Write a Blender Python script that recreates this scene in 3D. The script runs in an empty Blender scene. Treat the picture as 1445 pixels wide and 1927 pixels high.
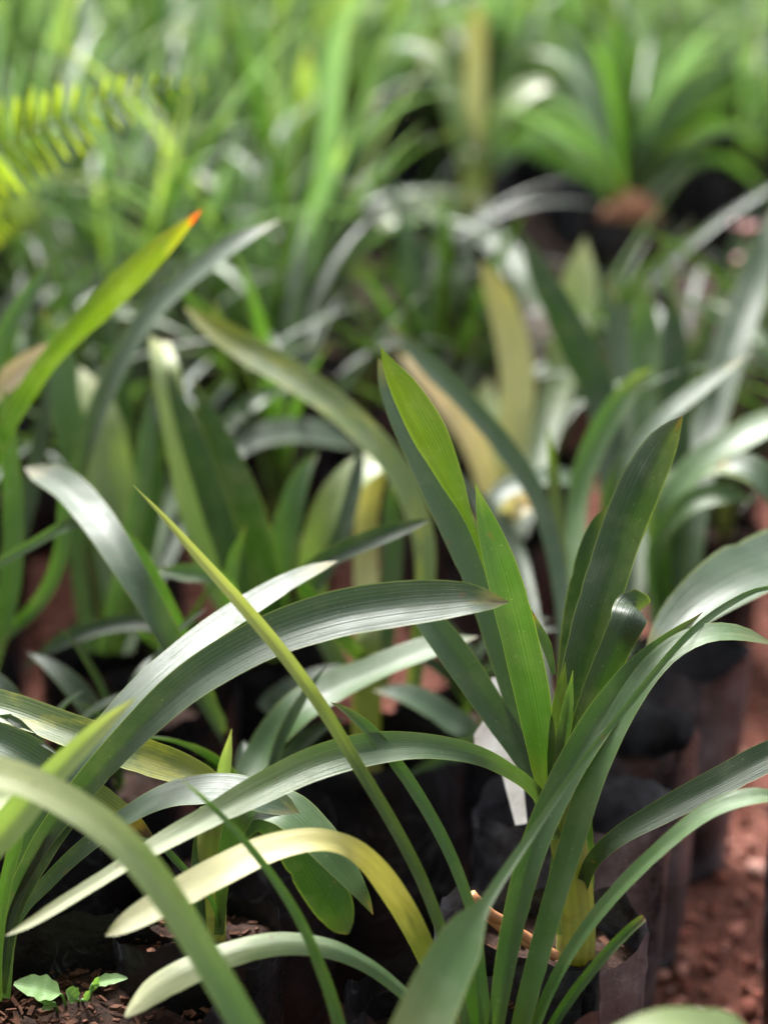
import bpy, bmesh, math, random
from mathutils import Vector, Matrix, noise

R = math.radians
rnd = random.Random(11)
scene = bpy.context.scene
COL = scene.collection

# ------------------------------------------------------------------ camera
CAM_H = 0.83
PITCH = R(19.0)
FPX = 2890.0                      # focal length in pixels of the 1445 px wide photograph
cam_d = bpy.data.cameras.new("camera")
cam = bpy.data.objects.new("camera", cam_d)
COL.objects.link(cam)
cam.location = (0, 0, CAM_H)
cam.rotation_euler = (R(90) - PITCH, 0, 0)
cam_d.sensor_fit = 'HORIZONTAL'
cam_d.sensor_width = 36.0
cam_d.lens = 36.0 * FPX / 1445.0
cam_d.clip_start = 0.02
cam_d.clip_end = 400
cam_d.dof.use_dof = True
cam_d.dof.focus_distance = 1.0
cam_d.dof.aperture_fstop = 3.0
scene.camera = cam

# ------------------------------------------------------------------ light
SUN_EL, SUN_AZ = 51.0, -20.0      # sun high, beyond the plants and a little to the left
world = bpy.data.worlds.new("World")
scene.world = world
world.use_nodes = True
wt = world.node_tree
wt.nodes.clear()
w_out = wt.nodes.new('ShaderNodeOutputWorld')
w_bg = wt.nodes.new('ShaderNodeBackground')
w_sky = wt.nodes.new('ShaderNodeTexSky')
w_sky.sky_type = 'NISHITA'
w_sky.sun_disc = False
w_sky.sun_elevation = R(SUN_EL)
w_sky.sun_rotation = R(SUN_AZ)
w_sky.air_density = 1.0
w_sky.dust_density = 4.0
w_sky.ozone_density = 1.0
w_hsv = wt.nodes.new('ShaderNodeHueSaturation')   # thin overcast: a paler sky
w_hsv.inputs['Saturation'].default_value = 0.36
wt.links.new(w_sky.outputs[0], w_hsv.inputs['Color'])
wt.links.new(w_hsv.outputs[0], w_bg.inputs['Color'])
w_bg.inputs['Strength'].default_value = 0.05
wt.links.new(w_bg.outputs[0], w_out.inputs[0])

sun_d = bpy.data.lights.new("sun", 'SUN')
sun = bpy.data.objects.new("sun", sun_d)
COL.objects.link(sun)
sun_d.energy = 1.5
sun_d.angle = R(18)
sun_d.color = (1.0, 0.985, 0.965)
sdir = Vector((math.cos(R(SUN_EL)) * math.sin(R(SUN_AZ)), math.cos(R(SUN_EL)) * math.cos(R(SUN_AZ)), math.sin(R(SUN_EL))))
sun.rotation_euler = (-sdir).to_track_quat('-Z', 'Y').to_euler()
sun.location = sdir * 20

scene.view_settings.view_transform = 'Standard'
scene.view_settings.look = 'None'
scene.view_settings.exposure = 3.15
scene.view_settings.gamma = 1.0
scene.render.engine = 'CYCLES'
scene.cycles.use_denoising = True
scene.cycles.max_bounces = 8
scene.cycles.transmission_bounces = 6
scene.cycles.sample_clamp_indirect = 6

# ------------------------------------------------------------------ pixel -> world
CAMP = Vector((0, 0, CAM_H))
FWD = Vector((0, math.cos(PITCH), -math.sin(PITCH)))
UPV = Vector((0, math.sin(PITCH), math.cos(PITCH)))
RGT = Vector((1, 0, 0))
UP = Vector((0, 0, 1))

def at(px, py, z):
    return CAMP + RGT * ((px - 722.5) / FPX * z) + UPV * (-(py - 963.5) / FPX * z) + FWD * z

def at_h(px, py, h):
    d = RGT * ((px - 722.5) / FPX) + UPV * (-(py - 963.5) / FPX) + FWD
    t = (h - CAM_H) / d.z
    return CAMP + d * t

# ------------------------------------------------------------------ helpers
def tag(o, label=None, cat=None, group=None, kind=None):
    if label: o['label'] = label
    if cat: o['category'] = cat
    if group: o['group'] = group
    if kind: o['kind'] = kind
    return o

def empty(name, loc, label=None, cat=None, group=None):
    o = bpy.data.objects.new(name, None)
    o.empty_display_size = 0.05
    o.location = loc
    COL.objects.link(o)
    return tag(o, label, cat, group)

def mesh_obj(name, verts, faces, mat, parent=None, uvs=None, smooth=True):
    me = bpy.data.meshes.new(name)
    me.from_pydata([tuple(v) for v in verts], [], faces)
    if uvs is not None:
        ul = me.uv_layers.new(name="UVMap")
        for lp in me.loops:
            ul.data[lp.index].uv = uvs[lp.vertex_index]
    if smooth:
        me.polygons.foreach_set('use_smooth', [True] * len(me.polygons))
    if mat: me.materials.append(mat)
    me.update()
    o = bpy.data.objects.new(name, me)
    COL.objects.link(o)
    if parent: o.parent = parent
    return o

def copy_tree(o, parent=None):
    c = o.copy()
    COL.objects.link(c)
    c.parent = parent
    for ch in o.children:
        copy_tree(ch, c)
    return c

# ------------------------------------------------------------------ materials
class NT:
    def __init__(self, name):
        self.m = bpy.data.materials.new(name)
        self.m.use_nodes = True
        self.t = self.m.node_tree
        self.t.nodes.clear()
        self.out = self.n('ShaderNodeOutputMaterial')
    def n(self, typ, **kw):
        nd = self.t.nodes.new(typ)
        for k, v in kw.items():
            if k.startswith('i_'):
                nd.inputs[k[2:].replace('_', ' ')].default_value = v
            else:
                setattr(nd, k, v)
        return nd
    def l(self, a, b): self.t.links.new(a, b)
    def math(self, op, a, b=None, c=None, clamp=False):
        nd = self.t.nodes.new('ShaderNodeMath'); nd.operation = op; nd.use_clamp = clamp
        for i, v in enumerate((a, b, c)):
            if v is None: continue
            if isinstance(v, (int, float)): nd.inputs[i].default_value = v
            else: self.l(v, nd.inputs[i])
        return nd.outputs[0]
    def ramp(self, fac, stops, interp='LINEAR'):
        nd = self.t.nodes.new('ShaderNodeValToRGB')
        nd.color_ramp.interpolation = interp
        el = nd.color_ramp.elements
        while len(el) < len(stops): el.new(0.5)
        for e, (p, c) in zip(el, stops):
            e.position = p
            e.color = (c[0], c[1], c[2], 1) if not isinstance(c, (int, float)) else (c, c, c, 1)
        self.l(fac, nd.inputs[0])
        return nd.outputs[0]
    def mix(self, fac, a, b, mode='MIX'):
        nd = self.t.nodes.new('ShaderNodeMix'); nd.data_type = 'RGBA'; nd.blend_type = mode
        for sock, v in ((nd.inputs[0], fac), (nd.inputs[6], a), (nd.inputs[7], b)):
            if isinstance(v, (int, float)): sock.default_value = v
            elif isinstance(v, tuple): sock.default_value = (v[0], v[1], v[2], 1)
            else: self.l(v, sock)
        return nd.outputs[2]
    def noise(self, vec, scale, detail=2.0, rough=0.5):
        nd = self.t.nodes.new('ShaderNodeTexNoise')
        nd.inputs['Scale'].default_value = scale
        nd.inputs['Detail'].default_value = detail
        nd.inputs['Roughness'].default_value = rough
        if vec is not None: self.l(vec, nd.inputs['Vector'])
        return nd.outputs['Fac']

def leaf_material(name, stops, trans=0.32, tcol=None, rough=0.38, spec=0.5, edge=(0.25, 0.30, 0.07), edge_amt=0.35,
                  vein=0.6, patch=None, patch_amt=0.0):
    """strap leaf: colour along the blade, parallel veins, pale margin, thin-leaf translucency"""
    b = NT(name)
    uv = b.n('ShaderNodeUVMap'); uv.uv_map = "UVMap"
    sep = b.n('ShaderNodeSeparateXYZ'); b.l(uv.outputs[0], sep.inputs[0])
    u, v = sep.outputs[0], sep.outputs[1]
    oi = b.n('ShaderNodeObjectInfo')
    tc = b.n('ShaderNodeTexCoord')
    # veins: noise drawn out along the blade
    cmb = b.n('ShaderNodeCombineXYZ')
    b.l(b.math('MULTIPLY', u, 30.0), cmb.inputs[0])
    b.l(b.math('MULTIPLY', v, 1.6), cmb.inputs[1])
    b.l(b.math('MULTIPLY', oi.outputs['Random'], 50.0), cmb.inputs[2])
    vn0 = b.noise(cmb.outputs[0], 1.0, 3.0, 0.65)
    rib = b.math('SINE', b.math('ADD', b.math('MULTIPLY', u, 75.0), b.math('MULTIPLY', vn0, 3.0)))
    vn = b.math('ADD', b.math('MULTIPLY', vn0, 0.72), b.math('MULTIPLY', b.math('ADD', rib, 1.0), 0.14))
    cmb2 = b.n('ShaderNodeCombineXYZ')
    b.l(b.math('MULTIPLY', u, 2.2), cmb2.inputs[0])
    b.l(b.math('MULTIPLY', v, 9.0), cmb2.inputs[1])
    b.l(b.math('MULTIPLY', oi.outputs['Random'], 31.0), cmb2.inputs[2])
    bl = b.noise(cmb2.outputs[0], 1.0, 3.0, 0.6)
    vj = b.math('ADD', v, b.math('MULTIPLY', b.math('SUBTRACT', bl, 0.5), 0.16))
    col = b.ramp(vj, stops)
    if patch:
        pf = b.ramp(bl, [(0.52, 0.0), (0.66, 1.0)])
        col = b.mix(b.math('MULTIPLY', pf, patch_amt), col, patch)
    gain = b.math('ADD', 0.78 - vein * 0.5, b.math('MULTIPLY', vn, vein))
    gain = b.math('MULTIPLY', gain, b.math('ADD', 0.82, b.math('MULTIPLY', bl, 0.36)))
    gain = b.math('MULTIPLY', gain, b.math('ADD', 0.86, b.math('MULTIPLY', oi.outputs['Random'], 0.28)))
    g3 = b.n('ShaderNodeCombineXYZ')
    for i in range(3): b.l(gain, g3.inputs[i])
    col = b.mix(1.0, col, g3.outputs[0], 'MULTIPLY')
    # thin pale margin
    ed = b.math('ABSOLUTE', b.math('SUBTRACT', u, 0.5))
    ef = b.math('MULTIPLY', b.math('SMOOTH_MIN', b.math('MULTIPLY', b.math('SUBTRACT', ed, 0.465), 40.0, clamp=True), 1.0, 0.0), edge_amt)
    col = b.mix(ef, col, edge)
    # dull dust film and water marks
    fm = b.noise(tc.outputs['Object'], 38.0, 4.0, 0.65)
    ff = b.ramp(fm, [(0.47, 0.0), (0.70, 1.0)])
    col = b.mix(b.math('MULTIPLY', ff, 0.11), col, (0.20, 0.21, 0.17))
    # dust specks
    sp = b.noise(tc.outputs['Object'], 520.0, 1.0)
    sf = b.ramp(sp, [(0.735, 0.0), (0.76, 1.0)])
    col = b.mix(b.math('MULTIPLY', sf, 0.18), col, (0.36, 0.40, 0.30))
    bs = b.noise(tc.outputs['Object'], 95.0, 2.0, 0.55)
    col = b.mix(b.math('MULTIPLY', b.ramp(bs, [(0.72, 0.0), (0.75, 1.0)]), 0.4), col, (0.11, 0.065, 0.022))
    pr = b.n('ShaderNodeBsdfPrincipled')
    b.l(col, pr.inputs['Base Color'])
    pr.inputs['Specular IOR Level'].default_value = spec
    rg = b.math('ADD', b.math('ADD', rough - 0.06, b.math('MULTIPLY', bl, 0.14)), b.math('MULTIPLY', ff, 0.16))
    b.l(rg, pr.inputs['Roughness'])
    bp = b.n('ShaderNodeBump'); bp.inputs['Strength'].default_value = 0.40; bp.inputs['Distance'].default_value = 0.0012
    b.l(b.math('ADD', vn0, b.math('MULTIPLY', rib, 0.05)), bp.inputs['Height'])
    b.l(bp.outputs[0], pr.inputs['Normal'])
    tr = b.n('ShaderNodeBsdfTranslucent')
    tcl = b.mix(1.0, col, tcol or (1.75, 1.95, 0.65), 'MULTIPLY')
    b.l(tcl, tr.inputs['Color'])
    mx = b.n('ShaderNodeMixShader'); mx.inputs[0].default_value = trans
    b.l(pr.outputs[0], mx.inputs[1]); b.l(tr.outputs[0], mx.inputs[2])
    b.l(mx.outputs[0], b.out.inputs[0])
    return b.m

BROWN = (0.16, 0.07, 0.03)
LM = {}
LM['dark'] = leaf_material('leaf dark green', [(0, (.06, .10, .02)), (.15, (.016, .040, .009)), (.9, (.020, .048, .011)), (.99, (.04, .06, .02)), (1, (.08, .06, .02))])
LM['gray'] = leaf_material('leaf glaucous green', [(0, (.06, .11, .04)), (.2, (.034, .070, .028)), (.93, (.050, .092, .042)), (.985, (.20, .19, .06)), (1, (.10, .08, .03))], rough=.40)
LM['mid'] = leaf_material('leaf mid green', [(0, (.09, .14, .03)), (.2, (.040, .098, .018)), (.9, (.058, .125, .026)), (.985, (.11, .14, .04)), (1, (.20, .12, .05))])
LM['bright'] = leaf_material('leaf fresh green', [(0, (.14, .19, .03)), (.25, (.045, .108, .018)), (.9, (.064, .135, .032)), (1, (.15, .20, .05))], trans=.40)
LM['lime'] = leaf_material('leaf lime green', [(0, (.05, .09, .03)), (.35, (.05, .10, .010)), (1, (.088, .130, .014))], trans=.45, vein=.9, patch=(.05, .10, .012), patch_amt=.5)
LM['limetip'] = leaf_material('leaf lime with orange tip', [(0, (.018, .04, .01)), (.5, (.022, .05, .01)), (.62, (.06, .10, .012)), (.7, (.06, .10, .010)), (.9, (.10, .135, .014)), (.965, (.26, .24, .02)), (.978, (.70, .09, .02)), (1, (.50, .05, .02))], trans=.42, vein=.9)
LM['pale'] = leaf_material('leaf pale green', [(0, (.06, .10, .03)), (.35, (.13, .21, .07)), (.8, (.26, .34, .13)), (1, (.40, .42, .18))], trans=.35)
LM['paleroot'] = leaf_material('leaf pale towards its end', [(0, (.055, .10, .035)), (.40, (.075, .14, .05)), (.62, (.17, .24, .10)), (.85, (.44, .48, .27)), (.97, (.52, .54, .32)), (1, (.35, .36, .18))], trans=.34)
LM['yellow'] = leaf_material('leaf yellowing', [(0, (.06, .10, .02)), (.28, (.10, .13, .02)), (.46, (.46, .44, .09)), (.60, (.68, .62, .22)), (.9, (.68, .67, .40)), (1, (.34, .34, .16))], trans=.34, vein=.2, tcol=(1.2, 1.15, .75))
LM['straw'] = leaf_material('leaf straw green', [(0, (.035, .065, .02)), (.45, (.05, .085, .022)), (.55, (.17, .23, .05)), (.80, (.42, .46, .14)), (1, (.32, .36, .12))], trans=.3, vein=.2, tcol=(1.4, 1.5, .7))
LM['blotch'] = leaf_material('leaf blotched yellow', [(0, (.08, .12, .03)), (.3, (.11, .17, .05)), (.8, (.10, .15, .03)), (1, (.26, .26, .03))], patch=(.34, .34, .04), patch_amt=.6, edge=(.42, .44, .12), edge_amt=.7)
LM['burnt'] = leaf_material('leaf dark with burnt tip', [(0, (.03, .065, .025)), (.7, (.05, .095, .035)), (.86, (.14, .17, .04)), (.92, (.26, .17, .03)), (.96, (.06, .025, .012)), (1, (.03, .015, .01))])
LM['cream'] = leaf_material('leaf dried cream', [(0, (.22, .24, .09)), (.4, (.46, .41, .20)), (.8, (.64, .50, .30)), (1, (.66, .54, .38))], trans=.3, vein=.2, tcol=(1.2, 1.15, .75))
LM['gold'] = leaf_material('leaf old gold', [(0, (.20, .22, .06)), (.5, (.46, .48, .20)), (1, (.44, .40, .10))], trans=.35, vein=.2, tcol=(1.2, 1.15, .75))
LM['back'] = leaf_material('leaf background green', [(0, (.14, .17, .06)), (.25, (.11, .20, .085)), (.85, (.17, .27, .13)), (1, (.27, .35, .17))], trans=.36, tcol=(1.4, 1.6, .9))
LM['backlime'] = leaf_material('leaf background yellow green', [(0, (.22, .24, .06)), (.3, (.12, .21, .03)), (1, (.20, .29, .04))], trans=.5)
LM['frond'] = leaf_material('fern leaflet', [(0, (.20, .30, .03)), (1, (.32, .41, .06))], trans=.50, tcol=(1.7, 1.7, .4))
LM['weed'] = leaf_material('weed leaf', [(0, (.20, .36, .10)), (1, (.24, .40, .15))], trans=.25, rough=.5, vein=.2)
LM['petal'] = leaf_material('pink petal', [(0, (.65, .30, .30)), (1, (.80, .42, .45))], trans=.35, tcol=(1.1, 1.0, 1.0), vein=.1, edge=(.8, .5, .5))

def plastic_material(name, base, dust, dust_amt):
    b = NT(name)
    tc = b.n('ShaderNodeTexCoord')
    oi = b.n('ShaderNodeObjectInfo')
    mp = b.n('ShaderNodeMapping'); b.l(tc.outputs['Object'], mp.inputs[0])
    off = b.n('ShaderNodeCombineXYZ')
    b.l(b.math('MULTIPLY', oi.outputs['Random'], 9.0), off.inputs[0])
    b.l(b.math('MULTIPLY', oi.outputs['Random'], 5.0), off.inputs[2])
    b.l(off.outputs[0], mp.inputs['Location'])
    n1 = b.noise(mp.outputs[0], 14.0, 5.0, .65)
    n2 = b.noise(mp.outputs[0], 70.0, 6.0, .75)
    n3 = b.noise(mp.outputs[0], 5.0, 2.0, .5)
    df = b.math('MULTIPLY', b.ramp(n1, [(.38, 0.), (.72, 1.)]), b.ramp(n2, [(.30, .25), (.68, 1.)]))
    df = b.math('MULTIPLY', df, dust_amt)
    # pale scuff lines where the film has creased
    wv = b.n('ShaderNodeTexVoronoi'); wv.feature = 'DISTANCE_TO_EDGE'; wv.inputs['Scale'].default_value = 26.0
    dst = b.n('ShaderNodeVectorMath'); dst.operation = 'ADD'
    nz = b.n('ShaderNodeTexNoise'); nz.inputs['Scale'].default_value = 18.0; b.l(mp.outputs[0], nz.inputs['Vector'])
    sc = b.n('ShaderNodeVectorMath'); sc.operation = 'SCALE'; sc.inputs[3].default_value = .08
    b.l(nz.outputs['Color'], sc.inputs[0]); b.l(mp.outputs[0], dst.inputs[0]); b.l(sc.outputs[0], dst.inputs[1])
    b.l(dst.outputs[0], wv.inputs['Vector'])
    cr = b.math('MULTIPLY', b.ramp(wv.outputs['Distance'], [(.0, 1.), (.035, 0.)]), b.ramp(n1, [(.5, 0.), (.65, 1.)]))
    col = b.mix(df, base, dust)
    col = b.mix(b.math('MULTIPLY', cr, .30), col, (.30, .30, .33))
    pr = b.n('ShaderNodeBsdfPrincipled')
    b.l(col, pr.inputs['Base Color'])
    b.l(b.math('ADD', .12, b.math('MULTIPLY', n1, .36)), pr.inputs['Roughness'])
    pr.inputs['Specular IOR Level'].default_value = .35
    bp = b.n('ShaderNodeBump'); bp.inputs['Strength'].default_value = .8; bp.inputs['Distance'].default_value = .007
    b.l(b.math('ADD', n1, b.math('ADD', n3, b.math('MULTIPLY', n2, .12))), bp.inputs['Height'])
    b.l(bp.outputs[0], pr.inputs['Normal'])
    b.l(pr.outputs[0], b.out.inputs[0])
    return b.m

MAT_BAG = plastic_material('black bag film', (.006, .006, .007), (.075, .07, .078), .40)
MAT_BAG2 = plastic_material('dusty bag film', (.010, .010, .012), (.22, .21, .245), .75)

def plain(name, c, rough=.6, nscale=0, c2=None, bump=0, detail=4.0, spec=.4, nscale2=None):
    b = NT(name)
    tc = b.n('ShaderNodeTexCoord')
    pr = b.n('ShaderNodeBsdfPrincipled')
    pr.inputs['Roughness'].default_value = rough
    pr.inputs['Specular IOR Level'].default_value = spec
    if nscale:
        nn = b.noise(tc.outputs['Object'], nscale, detail, .65)
        col = b.ramp(nn, [(.32, c), (.68, c2 or c)])
        b.l(col, pr.inputs['Base Color'])
        if bump:
            bp = b.n('ShaderNodeBump'); bp.inputs['Strength'].default_value = .8; bp.inputs['Distance'].default_value = bump
            b.l(nn, bp.inputs['Height']); b.l(bp.outputs[0], pr.inputs['Normal'])
    else:
        pr.inputs['Base Color'].default_value = (*c, 1)
    b.l(pr.outputs[0], b.out.inputs[0])
    return b.m

MAT_SOIL = plain('potting soil', (.012, .007, .005), .95, 160, (.045, .022, .015), .004, spec=.2)
MAT_CHIP = plain('bark chip', (.03, .014, .009), .9, 90, (.14, .06, .035), .001, spec=.2)
MAT_GROUND = plain('red grit ground', (.08, .030, .020), .95, 120, (.22, .085, .060), .006, spec=.2)
MAT_TWIG = plain('peeled twig', (.30, .13, .05), .55, 60, (.50, .22, .09), .001)
MAT_TIMBER = plain('weathered timber', (.045, .024, .015), .85, 30, (.12, .06, .035), .003)
MAT_TAG = plain('white label plastic', (.66, .64, .62), .5, 45, (.40, .36, .33))
MAT_RED = plain('red print', (.55, .10, .07), .5)
MAT_STALK = plain('flower stalk', (.10, .17, .05), .5, 40, (.14, .22, .06))
MAT_DRY = plain('dry husk', (.20, .13, .07), .7, 80, (.42, .33, .20), .001)
MAT_SHELL = plain('cream husk', (.62, .52, .36), .5, 60, (.74, .66, .50), .001)
MAT_BARK = plain('shrub bark', (.05, .035, .022), .9, 40, (.11, .08, .05), .004)

def pebble_material():
    b = NT('red gravel')
    g = b.n('ShaderNodeNewGeometry')
    tc = b.n('ShaderNodeTexCoord')
    r = g.outputs['Random Per Island']
    col = b.ramp(r, [(0, (.09, .030, .020)), (.35, (.32, .105, .072)), (.7, (.48, .20, .145)), (.9, (.52, .30, .24)), (.97, (.10, .08, .08)), (1, (.55, .45, .36))])
    nn = b.noise(tc.outputs['Object'], 300, 2)
    col = b.mix(b.math('MULTIPLY', nn, .5), col, (.24, .08, .055))
    pr = b.n('ShaderNodeBsdfPrincipled'); pr.inputs['Roughness'].default_value = .9; pr.inputs['Specular IOR Level'].default_value = .25
    b.l(col, pr.inputs['Base Color']); b.l(pr.outputs[0], b.out.inputs[0])
    return b.m
MAT_PEB = pebble_material()

# ------------------------------------------------------------------ the setting
BED_Y = 2.72          # front of the raised bed across the path
BED_H = 0.20

def sheet(name, x0, x1, y0, y1, z, nx, ny, mat, amp=0.0):
    vs, fs = [], []
    for j in range(ny + 1):
        for i in range(nx + 1):
            x = x0 + (x1 - x0) * i / nx; y = y0 + (y1 - y0) * j / ny
            vs.append((x, y, z + amp * noise.noise(Vector((x * 3, y * 3, 1.3)))))
    for j in range(ny):
        for i in range(nx):
            a = j * (nx + 1) + i
            fs.append((a, a + 1, a + nx + 2, a + nx + 1))
    return mesh_obj(name, vs, fs, mat)

tag(sheet('ground', -90, 90, -6, 180, -0.004, 60, 60, MAT_GROUND), kind='structure')
# raised bed of earth behind the path
def raised_bed():
    x0, x1, y0, y1 = -30, 30, BED_Y + .035, 60
    vs = [(x0, y0, -.1), (x1, y0, -.1), (x1, y0, BED_H), (x0, y0, BED_H), (x0, y1, BED_H), (x1, y1, BED_H)]
    return mesh_obj('raised_bed', vs, [(0, 1, 2, 3), (3, 2, 5, 4)], MAT_SOIL, smooth=False)
tag(raised_bed(), kind='structure')

def box(name, cx, cy, cz, sx, sy, sz, mat, parent=None, bev=.004, jit=0):
    bm = bmesh.new()
    bmesh.ops.create_cube(bm, size=1)
    for v in bm.verts:
        v.co = Vector((v.co.x * sx, v.co.y * sy, v.co.z * sz))
        if jit: v.co += Vector((rnd.uniform(-jit, jit), rnd.uniform(-jit, jit), rnd.uniform(-jit, jit)))
    bmesh.ops.bevel(bm, geom=list(bm.edges), offset=bev, segments=2, affect='EDGES')
    me = bpy.data.meshes.new(name); bm.to_mesh(me); bm.free()
    me.materials.append(mat)
    o = bpy.data.objects.new(name, me); o.location = (cx, cy, cz); COL.objects.link(o)
    if parent: o.parent = parent
    return o

edg = empty('timber_edging', (0, BED_Y, 0), 'low dark timber edging along the front of the raised bed', 'edging')
for r_ in range(2):
    for k in range(-3, 4):
        w = 1.5
        box('plank', k * w + (.4 if r_ else 0), 0, .052 + r_ * .104, w - .006, .03, .1, MAT_TIMBER, edg, .004, .002)
for k in range(-4, 5):
    box('stake', k * .75 + .2, -.034, .11, .035, .03, .24, MAT_TIMBER, edg, .003, .002)

# gravel on the path and between the bags (uncountable)
def gravel():
    import numpy as np
    rs = np.random.RandomState(4)
    bm = bmesh.new(); bmesh.ops.create_icosphere(bm, subdivisions=1, radius=1)
    bv = np.array([v.co[:] for v in bm.verts]); bf = np.array([[v.index for v in f.verts] for f in bm.faces]); bm.free()
    N = 34000
    X = rs.uniform(-1.0, 1.1, N); Y = 0.85 + (BED_Y - .9) * rs.uniform(0, 1, N) ** 1.25
    keep = np.abs(X) < .18 + Y * .32
    X, Y = X[keep], Y[keep]; N = len(X)
    S = np.exp(rs.normal(math.log(.0027), .5, N)); S = np.minimum(S, .013)
    V = np.zeros((N, len(bv), 3))
    for i in range(3): V[:, :, i] = bv[None, :, i]
    V *= 1 + rs.uniform(-.28, .28, (N, len(bv), 1))
    V *= rs.uniform(.65, 1.25, (N, 1, 3)) * np.array([1, 1, .7])
    a = rs.uniform(0, 6.28, N); c, s = np.cos(a)[:, None], np.sin(a)[:, None]
    x = V[:, :, 0] * c - V[:, :, 1] * s; y = V[:, :, 0] * s + V[:, :, 1] * c
    V[:, :, 0], V[:, :, 1] = x, y
    V *= S[:, None, None]
    V[:, :, 0] += X[:, None]; V[:, :, 1] += Y[:, None]; V[:, :, 2] += (S * .35)[:, None]
    F = (bf[None] + (np.arange(N) * len(bv))[:, None, None]).reshape(-1, 3)
    me = bpy.data.meshes.new('gravel')
    me.vertices.add(N * len(bv)); me.vertices.foreach_set('co', V.reshape(-1).astype('f'))
    me.loops.add(len(F) * 3); me.loops.foreach_set('vertex_index', F.reshape(-1).astype('i'))
    me.polygons.add(len(F)); me.polygons.foreach_set('loop_start', np.arange(0, len(F) * 3, 3, dtype='i'))
    me.update(calc_edges=True); me.validate()
    me.materials.append(MAT_PEB)
    o = bpy.data.objects.new('gravel', me); COL.objects.link(o)
    return o
tag(gravel(), 'loose red crushed gravel covering the ground between the bags', 'gravel', kind='stuff')

# ------------------------------------------------------------------ leaves
def catmull(P, n):
    """P: list of tuples (any length); returns n+1 samples, centripetal-ish uniform Catmull-Rom, arc-length resampled"""
    D = len(P[0])
    Q = [tuple(2 * P[0][k] - P[1][k] for k in range(D))] + list(P) + [tuple(2 * P[-1][k] - P[-2][k] for k in range(D))]
    fine = []
    for i in range(1, len(Q) - 2):
        p0, p1, p2, p3 = Q[i - 1], Q[i], Q[i + 1], Q[i + 2]
        for s in range(16):
            t = s / 16.0
            fine.append(tuple(.5 * (2 * p1[k] + (p2[k] - p0[k]) * t + (2 * p0[k] - 5 * p1[k] + 4 * p2[k] - p3[k]) * t * t
                              + (3 * p1[k] - p0[k] - 3 * p2[k] + p3[k]) * t ** 3) for k in range(D)))
    fine.append(tuple(P[-1]))
    L = [0.0]
    for a, c in zip(fine, fine[1:]):
        L.append(L[-1] + math.sqrt(sum((a[k] - c[k]) ** 2 for k in range(3))))
    out, j = [], 0
    for i in range(n + 1):
        s = L[-1] * i / n
        while j < len(L) - 2 and L[j + 1] < s: j += 1
        f = (s - L[j]) / max(1e-9, L[j + 1] - L[j])
        out.append(tuple(fine[j][k] + (fine[j + 1][k] - fine[j][k]) * f for k in range(D)))
    return out

def ribbon(name, pts, normals, widths, mat, parent, origin, gutter=.10, across=8, seed=0, wave=.012, blunt=False):
    """a leaf blade: a channelled strip following pts, facing normals"""
    vs, fs, uvs = [], [], []
    n = len(pts)
    for i in range(n):
        a = pts[max(0, i - 1)]; c = pts[min(n - 1, i + 1)]
        T = (c - a).normalized()
        N = (normals[i] - T * normals[i].dot(T)).normalized()
        S = T.cross(N)
        w = max(widths[i], .0004)
        v_ = i / (n - 1)
        for j in range(across + 1):
            q = 2.0 * j / across - 1
            e = q * w * .5 * (1 + .025 * noise.noise(Vector((v_ * 14, seed * 3.1, q * .7))))
            d = gutter * w * (.45 * q * q + .75 * abs(q) - .5)
            if across > 6 and abs(q) == 1:
                nk = noise.noise(Vector((v_ * 37, seed * 5.3 + q * 9, 3.3)))
                if nk > .42: e *= 1 - (nk - .42) * .3
            d += wave * w * 2 * noise.noise(Vector((v_ * 5, seed * 7.7, q * 1.2)))
            p = pts[i] + S * e + N * d
            if blunt and i == n - 1:
                p += T * w * .18 * noise.noise(Vector((q * 4, seed, 2)))
            vs.append(p - origin)
            uvs.append((j / across, v_))
    m = across + 1
    for i in range(n - 1):
        for j in range(across):
            a = i * m + j
            fs.append((a, a + 1, a + m + 1, a + m))
    return mesh_obj(name, vs, fs, mat, parent, uvs)

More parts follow.
